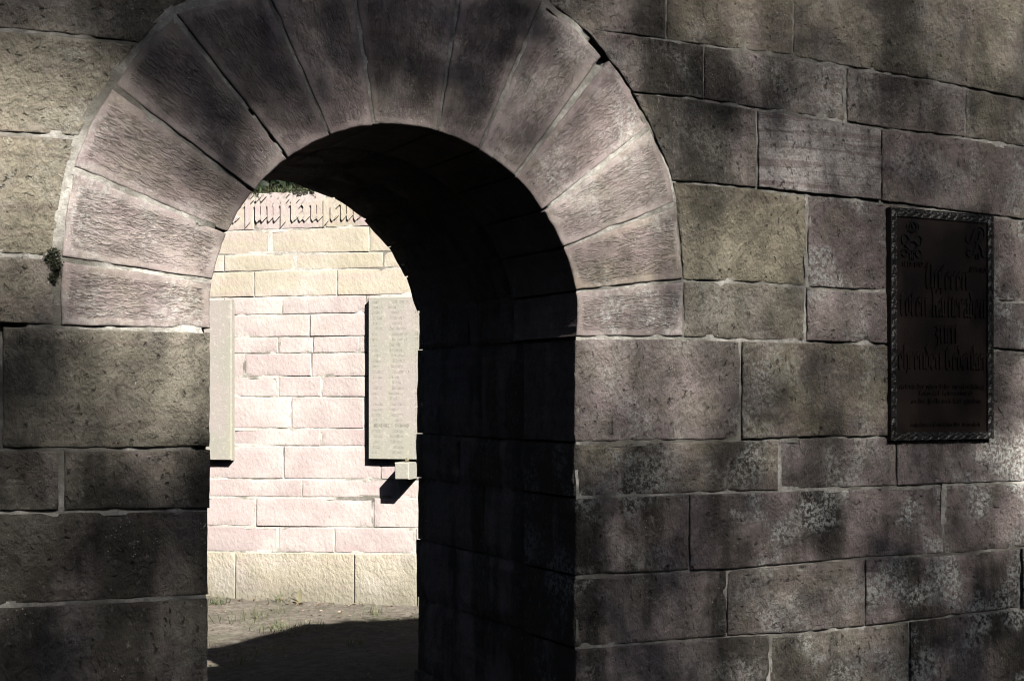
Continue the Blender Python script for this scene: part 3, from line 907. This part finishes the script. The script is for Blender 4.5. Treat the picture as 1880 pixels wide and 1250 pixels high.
# little bracket under the right-hand tablet
BP = .21
sb0, zb1 = B(724, 849, BP); sb1, zb0 = B(750.5, 880.5, BP)
V, Fc = [], []
for (m, y) in ((0, .02), (0, -BP + .008), (.008, -BP)):
    for (s_, z_) in ((sb0 + m, zb0 + m), (sb1 - m, zb0 + m), (sb1 - m, zb1 - m), (sb0 + m, zb1 - m)):
        V.append(Vector(back_frame(s_ + rr.uniform(-.002, .002), z_ + rr.uniform(-.002, .002), y)))
for r in (0, 4):
    for i in range(4):
        j = (i + 1) % 4; Fc.append((r + i, r + j, r + 4 + j, r + 4 + i))
Fc.append((8, 9, 10, 11))
pbr = B0 + BU * ((sb0 + sb1) / 2)
o = link('stone_bracket', mesh_from('stone_bracket', V, Fc), M_TABLET)
tag(o, 'small square pale stone bracket jutting from the wall below the lettered tablet', 'bracket')

# ------------------------------------------------------------------ bronze plaque on the front wall
PY = .026                                              # how far it stands out
pxl, pzt = W(1637.5, 380, -PY); pxr, _ = W(1826, 402, -PY); _, pzb = W(1637.5, 808.5, -PY)
plq = empty('bronze_plaque', ((pxl + pxr) / 2, 0, pzb))
tag(plq, 'dark bronze memorial plaque with raised lettering and ornate border on the front wall', 'plaque')
fl, fr = W(1648.5, 600, -PY)[0] - pxl, pxr - W(1815, 600, -PY)[0]
ft, fbm = pzt - W(1640, 395.5, -PY)[1], W(1640, 794, -PY)[1] - pzb
YB = -.016
slab('back_plate', pxl + .004, pxr - .004, pzb + .004, pzt - .004, .016, M_BRONZE, plq, front_frame, .002)
def border(name, x0, x1, z0, z1, along):
    n = max(4, int((x1 - x0) / .0035)); m = max(4, int((z1 - z0) / .0035))
    V = []
    for j in range(m + 1):
        for i in range(n + 1):
            x, z = x0 + (x1 - x0) * i / n, z0 + (z1 - z0) * j / m
            u, v = (x, (z - z0) / (z1 - z0)) if along == 'x' else (z, (x - x0) / (x1 - x0))
            e = min(v, 1 - v)
            leaf = abs(math.sin(u * 82 + (v - .5) * 3.6 * (1 if v > .5 else -1))) * math.sin(math.pi * v) ** .6
            k = .004 * leaf + .0025 * fb(x * 90, z * 90, 3.3, 2)
            if e < .12: k = .004
            y = -(PY - .006) - k
            if i in (0, n) or j in (0, m): y = -(PY - .004)
            V.append((x, y, z))
    Fc = []
    for j in range(m):
        for i in range(n):
            q = j * (n + 1) + i; Fc.append((q, q + 1, q + n + 2, q + n + 1))
    bd = [i for i in range(n)] + [n + j * (n + 1) for j in range(m)] + [m * (n + 1) + n - i for i in range(n)] + [(m - j) * (n + 1) for j in range(m)]
    b0 = len(V)
    for q in bd: V.append((V[q][0], 0.004, V[q][2]))
    for t_ in range(len(bd)):
        t2_ = (t_ + 1) % len(bd); Fc.append((bd[t2_], bd[t_], b0 + t_, b0 + t2_))
    return link(name, mesh_from(name, V, Fc), M_FRAME, plq)
border('frame_bar', pxl, pxl + fl, pzb, pzt, 'z')
border('frame_bar', pxr - fr, pxr, pzb, pzt, 'z')
border('frame_bar', pxl + fl + .0005, pxr - fr - .0005, pzt - ft, pzt, 'x')
border('frame_bar', pxl + fl + .0005, pxr - fr - .0005, pzb, pzb + fbm, 'x')
def plaque_line(txt, x0p, x1p, ybase, ytop, nibk=.30, h=.0045, name='inscription_line', squeeze=1.0):
    xa, za = W(x0p, ybase, YB); xb, _ = W(x1p, ybase, YB); _, zt_ = W(x0p, ytop, YB)
    xs = (xb - xa) / width(txt)
    x = xa + .002
    big = zt_ - za > .03
    pen = Pen()
    for c in txt:
        if big: pen = Pen()
        pen.text(c, x, za, zt_ - za, xs, xs * nibk * 1.1, h, front_frame, YB)
        x += (GL[c][0] + .12) * xs
        if big and c != ' ': pen.build('raised_letter', M_BRONZE, plq)
    if not big: pen.build(name, M_BRONZE, plq)['kind'] = 'stuff'
plaque_line('Unſeren', 1700, 1776, 530, 496)
plaque_line('toten Kameraden', 1654, 1808, 580, 543)
plaque_line('zum', 1716, 1757, 630, 596)
plaque_line('ehrenden Gedenken', 1650, 1813, 678, 645)
for (a, b, y0_, y1_, tx) in ((1650, 1808, 713, 706.5, 'eſchluſs der nſten lſcher ruteſten krlurſs'), (1686, 1784, 725.5, 719, 'Kolonial Kriegerbund'), (1672, 1800, 740, 733.5, 'an der ſtelle errichtet gſgeben'), (1671, 1799, 783, 777.5, 'rnſtehuner ſtenruhen der untenſteh')):
    plaque_line(tx, a, b, y0_, y1_, nibk=.22, h=.003)
plaque_line('1817-1912', 1655, 1694, 488.5, 481.5, nibk=.3, h=.004, name='date')
plaque_line('1859-1920', 1778, 1812, 499, 492, nibk=.3, h=.004, name='date')
def emblem(name, cx, cy, wpx, hpx, strokes, nib):
    xa, za = W(cx, cy, YB); xb, _ = W(cx + wpx / 2, cy, YB); _, zb = W(cx, cy - hpx / 2, YB)
    sx, sz = xb - xa, zb - za
    pen = Pen()
    for st in strokes:
        pts = []
        P_ = np.array(st, float)
        # smooth through the points
        for i in range(len(P_) - 1):
            p0, p1, p2, p3 = P_[max(0, i - 1)], P_[i], P_[i + 1], P_[min(len(P_) - 1, i + 2)]
            for t_ in np.linspace(0, 1, 6)[:-1]:
                pts.append(.5 * (2 * p1 + (p2 - p0) * t_ + (2 * p0 - 5 * p1 + 4 * p2 - p3) * t_ ** 2 + (3 * p1 - p0 - 3 * p2 + p3) * t_ ** 3))
        pts.append(P_[-1])
        pen.stroke([(xa + q[0] * sx, za + q[1] * sz) for q in pts], nib, .005, front_frame, YB, mn=.45)
    return pen.build(name, M_FRAME, plq)
emblem('crown_emblem', 1675, 416, 21, 24, [[(-1, -.3), (-1, .3), (-.6, .7), (0, .8), (.6, .7), (1, .3), (1, -.3)], [(-.8, -.6), (0, -.8), (.8, -.6)], [(-.8, -.35), (0, -.5), (.8, -.35)], [(0, -.4), (-.15, .3), (0, .8)], [(-.5, -.4), (-.6, .2), (-.2, .7)], [(.5, -.4), (.6, .2), (.2, .7)], [(-.15, 1.0), (.15, 1.0)], [(0, .85), (0, 1.15)]], .0045)
emblem('cipher_emblem', 1673, 453, 36, 46, [[(-.9, .2), (-1, .75), (-.6, .95), (-.3, .6), (-.5, .2), (-.3, -.3), (-.1, -.8)], [(.9, .2), (1, .75), (.6, .95), (.3, .6), (.5, .2), (.3, -.3), (.1, -.8)], [(-1, -.4), (-.7, -.2), (-.4, -.5), (-.7, -.8), (-1, -.6)], [(1, -.4), (.7, -.2), (.4, -.5), (.7, -.8), (1, -.6)], [(-.5, .9), (0, .4), (.5, .9)], [(-.7, .1), (0, .5), (.7, .1), (0, -.3), (-.7, .1)], [(-.2, -.4), (-.2, -1)], [(0, -.4), (0, -1)], [(.2, -.4), (.2, -1)]], .0062)
emblem('letter_emblem', 1793, 446, 40, 60, [[(-.9, .45), (-1, .15), (-.7, .0), (-.5, .3), (-.3, .7), (.1, 1), (.6, .85), (.6, .35), (.1, .05), (-.1, .1)], [(.25, .75), (.1, .2), (-.2, -.4), (-.5, -.85), (-.9, -.7), (-.8, -.4), (-.55, -.5)], [(.05, .05), (.35, -.3), (.5, -.75), (.85, -.8), (.95, -.5)], [(-.1, -.7), (-.1, -.98)], [(.12, -.7), (.12, -.98)]], .0075)
for (bx, by) in ((1733, 413), (1740, 437), (1736, 463), (1731, 466), (1733, 473)):
    pass

# ------------------------------------------------------------------ ground
def axis_dense(lo, hi, step, far, n=22):
    a = np.arange(lo, hi + 1e-6, step)
    g = np.geomspace(1, far, n)
    return np.r_[(lo - g)[::-1], a, hi + g]
gx, gy = axis_dense(-3, 7, .08, 240), axis_dense(-6, 10, .08, 240)
GX, GY = np.meshgrid(gx, gy)
def ground_h(x, y): return .03 * fb(x * .9, y * .9, 2.0, 3) + .012 * fb(x * 6, y * 6, 7.0, 2) - .01
GZ = np.array([ground_h(x, y) if abs(x) < 30 and abs(y) < 30 else 0 for x, y in zip(GX.ravel(), GY.ravel())])
idx = np.arange(GX.size).reshape(GX.shape)
Q = np.stack([idx[:-1, :-1], idx[:-1, 1:], idx[1:, 1:], idx[1:, :-1]], -1).reshape(-1, 4)
gme = quads_mesh('ground', np.stack([GX.ravel(), GY.ravel(), GZ], 1), Q)
gme.polygons.foreach_set('use_smooth', [True] * len(gme.polygons))
tag(link('ground', gme, M_GROUND), kind='structure')

# ------------------------------------------------------------------ foliage helpers
def leaf_mesh(name, P, size, shade, up=.0, aspect=.55, bend=.15):
    """one small folded leaf (two triangles a side) at every point"""
    n = len(P)
    d_ = rng.normal(size=(n, 3)); d_[:, 2] += up; d_ /= np.linalg.norm(d_, axis=1)[:, None]
    r_ = rng.normal(size=(n, 3)); s_ = np.cross(d_, r_); s_ /= np.linalg.norm(s_, axis=1)[:, None]
    nn = np.cross(s_, d_)
    L = (size * rng.uniform(.6, 1.3, n))[:, None]
    a = P - d_ * L * .5; b = P + s_ * L * aspect * .5 + nn * L * bend * .5; c = P + d_ * L * .5; e = P - s_ * L * aspect * .5 + nn * L * bend * .5
    V = np.stack([a, b, c, e], 1).reshape(-1, 3)
    k = np.arange(n)[:, None] * 4
    Tm = np.concatenate([k + [0, 1, 2], k + [0, 2, 3]], 1).reshape(-1, 3)
    me = quads_mesh(name, V, Tm)
    if len(me.vertices) == len(V):
        at = me.attributes.new('shade', 'FLOAT', 'POINT')
        at.data.foreach_set('value', np.repeat(np.clip(shade, 0, 1), 4).astype(np.float32))
    return me

def tube(V, Fc, pts, radii, n=7):
    b0 = len(V)
    for i, p in enumerate(pts):
        p = Vector(p)
        t_ = (Vector(pts[min(i + 1, len(pts) - 1)]) - Vector(pts[max(i - 1, 0)])).normalized()
        a = t_.orthogonal().normalized(); b = t_.cross(a)
        for k in range(n):
            q = 2 * math.pi * k / n
            V.append(p + (a * math.cos(q) + b * math.sin(q)) * radii[i])
    for i in range(len(pts) - 1):
        for k in range(n):
            k2 = (k + 1) % n
            Fc.append((b0 + i * n + k, b0 + i * n + k2, b0 + (i + 1) * n + k2, b0 + (i + 1) * n + k))

def tree(name, base, ztop, centre, rad, leaves, size, shade, mat, label, group, nlimb=9, r0=.28):
    t_ = empty(name, base)
    tag(t_, label, 'tree', group)
    V, Fc = [], []
    c = Vector(centre); bz = Vector(base)
    pts = [bz.lerp(Vector((c.x, c.y, ztop)), f) + Vector((nz(f * 3, base[0], 1) * .25, nz(f * 3, base[1], 5) * .25, 0)) * (1 if f else 0) for f in np.linspace(0, 1, 9)]
    tube(V, Fc, pts, [r0 * (1.25 if f == 0 else 1) * (1 - .85 * f) for f in np.linspace(0, 1, 9)], 9)
    link('trunk', mesh_from('trunk', V, Fc, True), M_BARK, t_)
    V, Fc = [], []
    for k in range(nlimb):
        f = .42 + .5 * k / nlimb
        st = bz.lerp(Vector((c.x, c.y, ztop)), f)
        an = k * 2.4 + base[0]
        en = c + Vector((math.cos(an) * rad[0] * .75, math.sin(an) * rad[1] * .75, rad[2] * random.uniform(-.3, .6)))
        en.z = min(en.z, ztop + (en.y - c.y) * -math.tan(SUN_EL) * (1 if c.y < 0 else 0) + .25)
        md = st.lerp(en, .5) + Vector((0, 0, .1))
        tube(V, Fc, [st, st.lerp(md, .5) + Vector((nz(k, 1.1) * .2, nz(k, 2.2) * .2, 0)), md, en], [r0 * .3, r0 * .22, r0 * .14, r0 * .03], 6)
    link('limbs', mesh_from('limbs', V, Fc, True), M_BARK, t_)
    me = leaf_mesh('crown', leaves, size, shade)
    link('crown', me, mat, t_)
    return t_

# ------------------------------------------------------------------ the trees on the sunny side: they break the sun into patches on the wall
LIT = ['221000000000241254232353',
       '664000011101353123222343',
       '874200034322466222222333',
       '886532455553577332333333',
       '888754455555667444433333',
       '778875555555566455432114',
       '458996655555565454452114',
       '347898765555575554342113',
       '125887655555554543342114',
       '123566544444434432342115',
       '112223333333332223233247',
       '311112222222311223222336',
       '421111222222211123321124',
       '311112222222211123552222',
       '101112222222211134442112',
       '001112222222211124332112']
LITA = np.array([[int(c) for c in r] for r in LIT], float)
LITA[:, 13:20] += .75; LITA[:, 23] += .5; LITA[:, 20:23] += .3; LITA[9:, :5] += .8; LITA[:3, 5:13] += .35
LITA = np.clip(LITA, 0, 9)
def openness(px, py):
    """how much sun gets through, read off the patches of light on the wall"""
    gx_ = np.clip(px / 80 - .5, 0, 22.999); gy_ = np.clip(py / 80 - .5, 0, 14.999)
    i, j = gx_.astype(int), gy_.astype(int); fx, fy = gx_ - i, gy_ - j
    v = LITA[j, i] * (1 - fx) * (1 - fy) + LITA[j, i + 1] * fx * (1 - fy) + LITA[j + 1, i] * (1 - fx) * fy + LITA[j + 1, i + 1] * fx * fy
    return np.clip((v / 9) ** 1.8, .02, .97)

TREES = [  # x, y of the foot, crown centre height, radii
    (-3.2, -15.0, 11.6, (3.6, 3.2, 5.0)), (1.0, -18.0, 13.6, (3.4, 3.0, 5.0)), (4.4, -14.6, 11.4, (3.4, 3.0, 4.8)), (8.2, -17.5, 13.2, (3.8, 3.2, 5.2)), (2.6, -12.4, 9.6, (2.8, 2.2, 4.0)), (6.0, -20.5, 15.4, (3.6, 3.2, 5.4)), (-1.4, -20.0, 15.0, (3.4, 3.0, 5.2))]
S = np.array(SUN)
cand_n = 620000
X0, X1, Z0, Z1 = -4.0, 8.5, -3.0, 3.34
area = (X1 - X0) * (Z1 - Z0) * abs(SUN.y)
cx_, cz_ = rng.uniform(X0, X1, cand_n), rng.uniform(Z0, Z1, cand_n)
dd = cx_ * ST + PERP * CT
ppx = 940 + F * (cx_ * CT - PERP * ST) / dd; ppy = HZ - F * (cz_ - EYE) / dd
inside = (ppx > -60) & (ppx < 1960) & (ppy > -40) & (ppy < 1330)
wild = np.array([.22 + .25 * fb(a * 1.3, b * 1.3, 4.4, 2) for a, b in zip(cx_, cz_)])
T = np.where(inside, openness(ppx, ppy), np.clip(wild - .1, .03, .5))
LEAF = .065
mean_area = LEAF * LEAF * .55 * .5 * .95 * .5              # average shadow of one leaf
need = -np.log(T) * area / cand_n / mean_area              # leaves wanted per candidate
topz = np.array([H_front(x) for x in cx_])
need = np.where(cz_ > topz + .02, 0, need)                 # above the wall the sun shines into the court
keep = rng.uniform(0, 1, cand_n) < np.minimum(need, 1)
kx, kz = cx_[keep], cz_[keep]
leaves = [[] for _ in TREES]
seg = []
for (bx, by, cz, r) in TREES:
    C = np.array([bx, by, cz]); R_ = np.array(r)
    o_ = (np.stack([kx, 0 * kx, kz], 1) - C) / R_; dv = S / R_
    a = (dv ** 2).sum(); b = (o_ * dv).sum(1); c = (o_ ** 2).sum(1) - 1
    disc = b * b - a * c
    sq = np.sqrt(np.maximum(disc, 0))
    seg.append((np.where(disc > 0, (-b - sq) / a, 0), np.where(disc > 0, 2 * sq / a, 0)))
LEN = np.stack([s_[1] for s_ in seg], 1)
cum = np.cumsum(LEN, 1); tot = cum[:, -1]
pick = rng.uniform(0, 1, len(kx)) * tot
which = (pick[:, None] > cum).sum(1).clip(0, len(TREES) - 1)
ok = tot > .05
nleaf = 0
for k, (bx, by, cz, r) in enumerate(TREES):
    mk = ok & (which == k)
    t_ = seg[k][0][mk] + rng.uniform(0, 1, mk.sum()) * seg[k][1][mk]
    P_ = np.stack([kx[mk], 0 * kx[mk], kz[mk]], 1) + S * t_[:, None]
    nleaf += len(P_)
    sh = rng.uniform(0, 1, len(P_))
    if len(P_) == 0: continue
    words = ['leftmost tall leafy tree', 'tall tree with thin crown', 'broad leafy tree', 'rightmost wide leafy tree', 'smallest tree, nearest the wall', 'tallest leafy tree at the back', 'second tall leafy tree at the back'][k]
    tree('shade_tree', (bx, by, 0), -by * math.tan(SUN_EL) - .7, (bx, by, cz), r, P_, LEAF, sh, M_LEAF, words + ' standing on the sunny side facing the gateway', 'shade trees facing the gateway')
print('leaves', nleaf, 'missed', int((~ok).sum()))

# ------------------------------------------------------------------ greenery behind and on the far wall
def blob_leaves(c, r, n):
    p = rng.normal(size=(n, 3)); p /= np.linalg.norm(p, axis=1)[:, None]
    rad = rng.uniform(.35, 1, n) ** .5
    w = np.array([1 + .35 * nz(*(q * 2.2 + np.array(c))) for q in p])
    return np.array(c) + p * np.array(r) * (rad * w)[:, None]
for i, (s_, off, hz_, r) in enumerate(((-4.2, 2.2, 2.6, (1.6, 1.3, 2.2)), (-2.0, 2.0, 2.7, (1.5, 1.2, 2.3)), (.1, 1.7, 2.5, (1.4, 1.0, 2.2)), (1.9, 2.0, 2.8, (1.5, 1.2, 2.4)), (4.0, 2.1, 2.6, (1.5, 1.2, 2.2)))):
    p = B0 + BU * s_ - BN * off
    P_ = blob_leaves((p.x, p.y, hz_), r, 4200)
    P_ = P_[P_[:, 2] > .15]
    sh_ = empty('shrub', (p.x, p.y, 0))
    tag(sh_, ('dark leafy shrub behind the court wall, farthest left', 'dark leafy shrub behind the court wall, second from the left', 'dark leafy shrub right behind the lettered top of the court wall', 'dark leafy shrub behind the court wall, second from the right', 'dark leafy shrub behind the court wall, farthest right')[i], 'shrub', 'shrubs behind the court wall')
    lf = link('foliage', leaf_mesh('foliage', P_, .13, rng.uniform(0, 1, len(P_))), M_SHRUB, sh_)
    V, Fc = [], []
    for k in range(6):
        an = k * 1.05 + i
        en = Vector((p.x + math.cos(an) * r[0] * .6, p.y + math.sin(an) * r[1] * .6, hz_ + r[2] * .5))
        st = Vector((p.x + math.cos(an) * .08, p.y + math.sin(an) * .08, -.02))
        tube(V, Fc, [st, st.lerp(en, .5) + Vector((nz(k, i) * .2, 0, .2)), en], [.035, .025, .006], 5)
    link('stems', mesh_from('stems', V, Fc, True), M_BARK, sh_)

# tall trees round the court and beside the path; the unseen ones added to block sky light
WOOD = [('dark woodland tree farther back at the left end of the court wall', B0 + BU * -6.0 - BN * 5.5, 7.5, (3.8, 3.4, 5.4)),
        ('dark woodland tree farther back behind the middle shrub', B0 + BU * -1.2 - BN * 5.0, 8.2, (4.2, 3.6, 6.0)),
        ('dark woodland tree farther back at the right end of the court wall', B0 + BU * 3.8 - BN * 5.2, 7.8, (4.0, 3.6, 5.6)),
        ('tall sky-blocking woodland tree added off the left side of the court', Vector((-8.5, 9.0, 0)), 8.2, (4.2, 4.2, 6.0)),
        ('tall sky-blocking woodland tree added close to the left end of the gateway wall', Vector((-8.0, 1.0, 0)), 7.8, (4.4, 4.6, 6.2)),
        ('tall sky-blocking woodland tree added to the left of the open ground before the gateway', Vector((-10.5, -8.0, 0)), 11.5, (5.0, 5.2, 9.6)),
        ('tall sky-blocking woodland tree added close to the right end of the gateway wall', Vector((13.5, 2.0, 0)), 8.0, (4.6, 4.6, 6.2)),
        ('tall sky-blocking woodland tree added to the right of the open ground before the gateway', Vector((15.5, -7.0, 0)), 11.5, (5.0, 5.2, 9.6)),
        ('very tall sky-blocking woodland tree added far to the left of the shade trees', Vector((-13.5, -18.0, 0)), 14.0, (5.6, 5.6, 11.0)),
        ('very tall sky-blocking woodland tree added far to the right of the shade trees', Vector((19.0, -17.5, 0)), 14.0, (5.6, 5.6, 11.0)),
        ('great sky-blocking woodland tree added behind the open ground, left', Vector((-6.0, -29.0, 0)), 11.5, (5.5, 4.0, 7.5)),
        ('great sky-blocking woodland tree added behind the open ground, middle', Vector((2.5, -31.0, 0)), 12.5, (5.5, 4.0, 8.0)),
        ('great sky-blocking woodland tree added behind the open ground, right', Vector((10.5, -29.0, 0)), 11.5, (5.5, 4.0, 7.5))]
for lab, p, cz, r in WOOD:
    P_ = blob_leaves((p.x, p.y, cz), r, 7500)
    tree('woodland_tree', (p.x, p.y, 0), cz + 1.5, (p.x, p.y, cz), r, P_, .44, rng.uniform(0, 1, len(P_)), M_SHRUB, lab, 'woodland trees round the memorial')
n = 46000
fa, fr_ = rng.uniform(0, 2 * math.pi, n), rng.uniform(31, 46, n)
fz = rng.uniform(0, 1, n) ** .8 * (12 + 3 * np.sin(fa * 9) + 2 * np.sin(fa * 23 + 1))
P_ = np.stack([2 + fr_ * np.cos(fa), -5 + fr_ * np.sin(fa), fz + .2], 1)
tag(link('sky_block_forest', leaf_mesh('sky_block_forest', P_, 1.25, rng.uniform(0, 1, n)), M_SHRUB), kind='stuff')  # unseen far ring of trees, added to cut low sky light

# unseen trees with high boughs, added overhead to block sky light
for lab, p, c, r in (('huge unseen tree added to block sky over the gateway from the left', Vector((-5.5, -4.0, 0)), (-2.8, -3.0, 17.6), (6.4, 4.6, 4.6)),
                     ('huge unseen tree added to block sky over the gateway from the right', Vector((10.5, -3.5, 0)), (7.8, -2.8, 17.8), (6.6, 4.6, 4.6)),
                     ('huge unseen tree added to block sky over the court from behind it', B0 + BU * 2.2 - BN * 4.6, (2.5, 7.2, 13.2), (5.6, 4.4, 4.4))):
    P_ = blob_leaves(c, r, 10000)
    tree('sky_block_tree', p, c[2] - 1.5, c, r, P_, .46, rng.uniform(0, 1, len(P_)), M_LEAF, lab, 'unseen trees added to block sky over the memorial', r0=.4)

def blades(P, h, wd, lean, mat_name, mat, n_per=1):
    """grass: thin bent three-point blades"""
    n = len(P)
    an = rng.uniform(0, 2 * math.pi, n); ln = rng.uniform(.1, 1, n) * lean
    d_ = np.stack([np.cos(an), np.sin(an), 0 * an], 1); s_ = np.stack([-np.sin(an), np.cos(an), 0 * an], 1)
    hh = (h * rng.uniform(.4, 1.2, n))[:, None]; w_ = wd
    up = np.array([0, 0, 1.0])
    a = P - s_ * w_; b = P + s_ * w_; m1 = P + up * hh * .6 + d_ * hh * (ln[:, None] * .4) + s_ * w_ * .7; m0 = m1 - s_ * w_ * 1.4
    t0 = P + up * hh * (1 - .25 * ln[:, None]) + d_ * hh * ln[:, None]; t1 = t0 + s_ * w_ * .2
    V = np.stack([a, b, m1, m0, t1, t0], 1).reshape(-1, 3)
    k = np.arange(n)[:, None] * 6
    Q_ = np.concatenate([k + [0, 1, 2, 3], k + [3, 2, 4, 5]], 1).reshape(-1, 4)
    me = quads_mesh(mat_name, V, Q_)
    if len(me.vertices) == len(V):
        at = me.attributes.new('shade', 'FLOAT', 'POINT')
        at.data.foreach_set('value', np.repeat(rng.uniform(0, 1, n), 6).astype(np.float32))
    return me

# thin grass over the court floor, thicker in places
n = 26000
gx_, gy_ = rng.uniform(-1.5, 5.2, n), rng.uniform(1.3, 8.6, n)
dens = np.array([fb(a * 1.5, b * 1.5, 9.1, 3) for a, b in zip(gx_, gy_)])
inw = np.array([(Vector((a, b, 0)) - B0).dot(BN) > .03 for a, b in zip(gx_, gy_)])
kp = inw & (rng.uniform(0, 1, n) < np.clip((dens - .12) * 1.5, .015, .7))
P_ = np.stack([gx_[kp], gy_[kp], np.array([ground_h(a, b) for a, b in zip(gx_[kp], gy_[kp])])], 1)
tag(link('grass', blades(P_, .038, .0018, 1.6, 'grass', M_GRASS), M_GRASS), kind='stuff')
n = 5200
lx_, ly_ = rng.uniform(-1.5, 5.2, n), rng.uniform(1.3, 8.6, n)
ds_ = np.array([(Vector((a, b, 0)) - B0).dot(BN) for a, b in zip(lx_, ly_)])
kp = (ds_ > .03) & (rng.uniform(0, 1, n) < np.clip(np.exp(-ds_ / .4) + .35, 0, 1))
P_ = np.stack([lx_[kp], ly_[kp], np.array([ground_h(a, b) for a, b in zip(lx_[kp], ly_[kp])]) + .008], 1)
me = leaf_mesh('leaf_litter', P_, .034, rng.uniform(0, 1, len(P_)), aspect=.6, bend=.4)
co = np.empty(len(me.vertices) * 3, np.float32); me.vertices.foreach_get('co', co)
co = co.reshape(-1, 4, 3); zc = co[:, :, 2].mean(1, keepdims=True); co[:, :, 2] = zc + (co[:, :, 2] - zc) * .35 + .004
me.vertices.foreach_set('co', co.ravel()); me.update()
tag(link('leaf_litter', me, M_DRY), kind='stuff')

def G(px, py):
    """spot on the ground seen at a photo pixel"""
    rx, rz = (px - 940.0) / F, (HZ - py) / F
    t_ = -EYE / rz
    x, y = (rx * CT + ST) * t_, -PERP + (-rx * ST + CT) * t_
    return Vector((x, y, ground_h(x, y)))
TUFTS = [((402, 1112), 60, .10, .05, 'round pale grass tuft at the left foot of the sunlit court wall'), ((448, 1142), 40, .16, .10, 'sprawling bleached grass tuft on the sunlit court floor'),
         ((533, 1156), 120, .09, .13, 'dense low grass patch at the edge of the shadow'), ((512, 1104), 24, .17, .03, 'thin upright grass tuft against the plinth of the court wall'),
         ((690, 1124), 30, .13, .08, 'sparse dry grass tuft before the right end of the plinth'), ((650, 1176), 26, .07, .04, 'small green tuft alone in the shaded court floor'),
         ((440, 1211), 34, .09, .04, 'small grass tuft beside the patch of light at lower left'), ((465, 1193), 110, .07, .14, 'dark low grass patch inside the shadow')]
for (pp, cnt, h, sp, lab) in TUFTS:
    g = G(*pp)
    q = rng.normal(size=(cnt, 2)) * sp
    P_ = np.stack([g.x + q[:, 0], g.y + q[:, 1] * .6, [ground_h(g.x + a, g.y + b * .6) for a, b in q]], 1)
    o = link('grass_tuft', blades(P_, h * .8, .0024, 1.7, 'grass_tuft', M_GRASS), M_GRASS)
    tag(o, lab, 'grass tuft', 'grass tufts on the court floor')

# broad-leaved seedling at the foot of the plinth
def seedling(at, leaves, label, name='seedling'):
    t_ = empty(name, at); tag(t_, label, 'plant')
    for (dx, dz, wd, tilt) in leaves:
        V, Fc = [], []
        N = 7
        for i in range(N):
            f = i / (N - 1)
            w_ = wd * math.sin(math.pi * min(1, f * .9 + .08)) ** .8
            x = dx * f ** 1.3; z = dz * f - .15 * abs(dx) * f * f; y = tilt * f * f
            V += [at + BU * (x - w_) + BN * (y + .2 * w_) + Vector((0, 0, z)), at + BU * x + BN * y + Vector((0, 0, z)), at + BU * (x + w_) + BN * (y + .2 * w_) + Vector((0, 0, z))]
        for i in range(N - 1):
            a = i * 3
            Fc += [(a, a + 1, a + 4, a + 3), (a + 1, a + 2, a + 5, a + 4)]
        me = mesh_from('leaf', V, Fc, True)
        at_ = me.attributes.new('shade', 'FLOAT', 'POINT'); at_.data.foreach_set('value', np.full(len(V), 1.0, np.float32))
        link('leaf', me, M_GRASS, t_)
    return t_
g = G(549, 1106)
seedling(g, [(.02, .13, .022, .02), (-.055, .06, .016, .03), (.06, .03, .018, .05), (-.03, .02, .02, .07)], 'broad leaved seedling standing upright at the foot of the court wall')
sp_, zp_ = (sb0 + sb1) / 2 + .01, zb1
pp = Vector(back_frame(sp_, zp_, -.12))
seedling(pp, [(.0, .035, .010, .01), (.03, .02, .010, .01), (-.03, .018, .010, .02), (.015, .03, .008, -.01)], 'tiny weed growing on top of the small stone bracket', 'weed')

# moss: in the joint left of the arch, and along the top of the lettered course
def moss(name, pts, size, label):
    o = link(name, leaf_mesh(name, np.array(pts), size, rng.uniform(0, 1, len(pts)), aspect=.8), M_MOSS)
    tag(o, label, 'moss')
mp = []
for (px, py, r, k) in ((99, 465, .010, 500), (101, 484, .013, 700), (88, 474, .008, 260), (98, 508, .009, 300), (96, 515, .007, 150)):
    X, z = W(px, py)
    q = rng.normal(size=(k, 3)) * r * .55
    mp += [(X + a, -.002 - abs(b) * .9, z + c) for a, b, c in q]
moss('moss_clump', mp, .0055, 'dark green moss clump in the mortar joint left of the arch ring')
mp = []
for _ in range(900):
    px = 462 + 130 * rng.uniform() ** 1.0; yy = rng.uniform()
    if nz(px * .05, yy * 2, 3) < -.05: continue
    s_, z_ = B(px, 353 - .03 * (px - 471) + yy ** 2 * 18 * (0.4 + abs(nz(px * .03, 9.0))))
    mp.append(back_frame(s_, z_ + rng.uniform(0, .02), -rng.uniform(.0, .02)))
moss('moss_fringe', mp, .013, 'grey green moss fringe creeping over the top edge above the raised letters')
n = 420
q = rng.uniform(0, 1, (n, 2))
P_ = np.array([back_frame(B(455, 0)[0] + a * .95, zt - .03, .05 + b * .25) for a, b in q])
o = link('grass_tuft', blades(P_, .13, .003, 1.1, 'grass_tuft', M_GRASS), M_GRASS)
tag(o, 'ragged dry grass growing on top of the lettered court wall', 'grass tuft')


# unseen grass added along the gateway wall top to fray its shadow on the court floor
n = 5200
x_ = rng.uniform(.3, 5.6, n)
kp = np.array([nz(a * 2.1, 4.4) for a in x_]) > -.15
x_ = x_[kp]; x_ = x_[(x_ < 1.72) | (x_ > 2.46)]
P_ = np.array([(a, rng.uniform(.7, 1.2), H_front(a) - .03) for a in x_])
o = link('grass_tuft', blades(P_, .20, .004, 1.0, 'grass_tuft', M_GRASS), M_GRASS)
tag(o, 'unseen ragged grass added along the top of the gateway wall to fray its shadow', 'grass tuft')
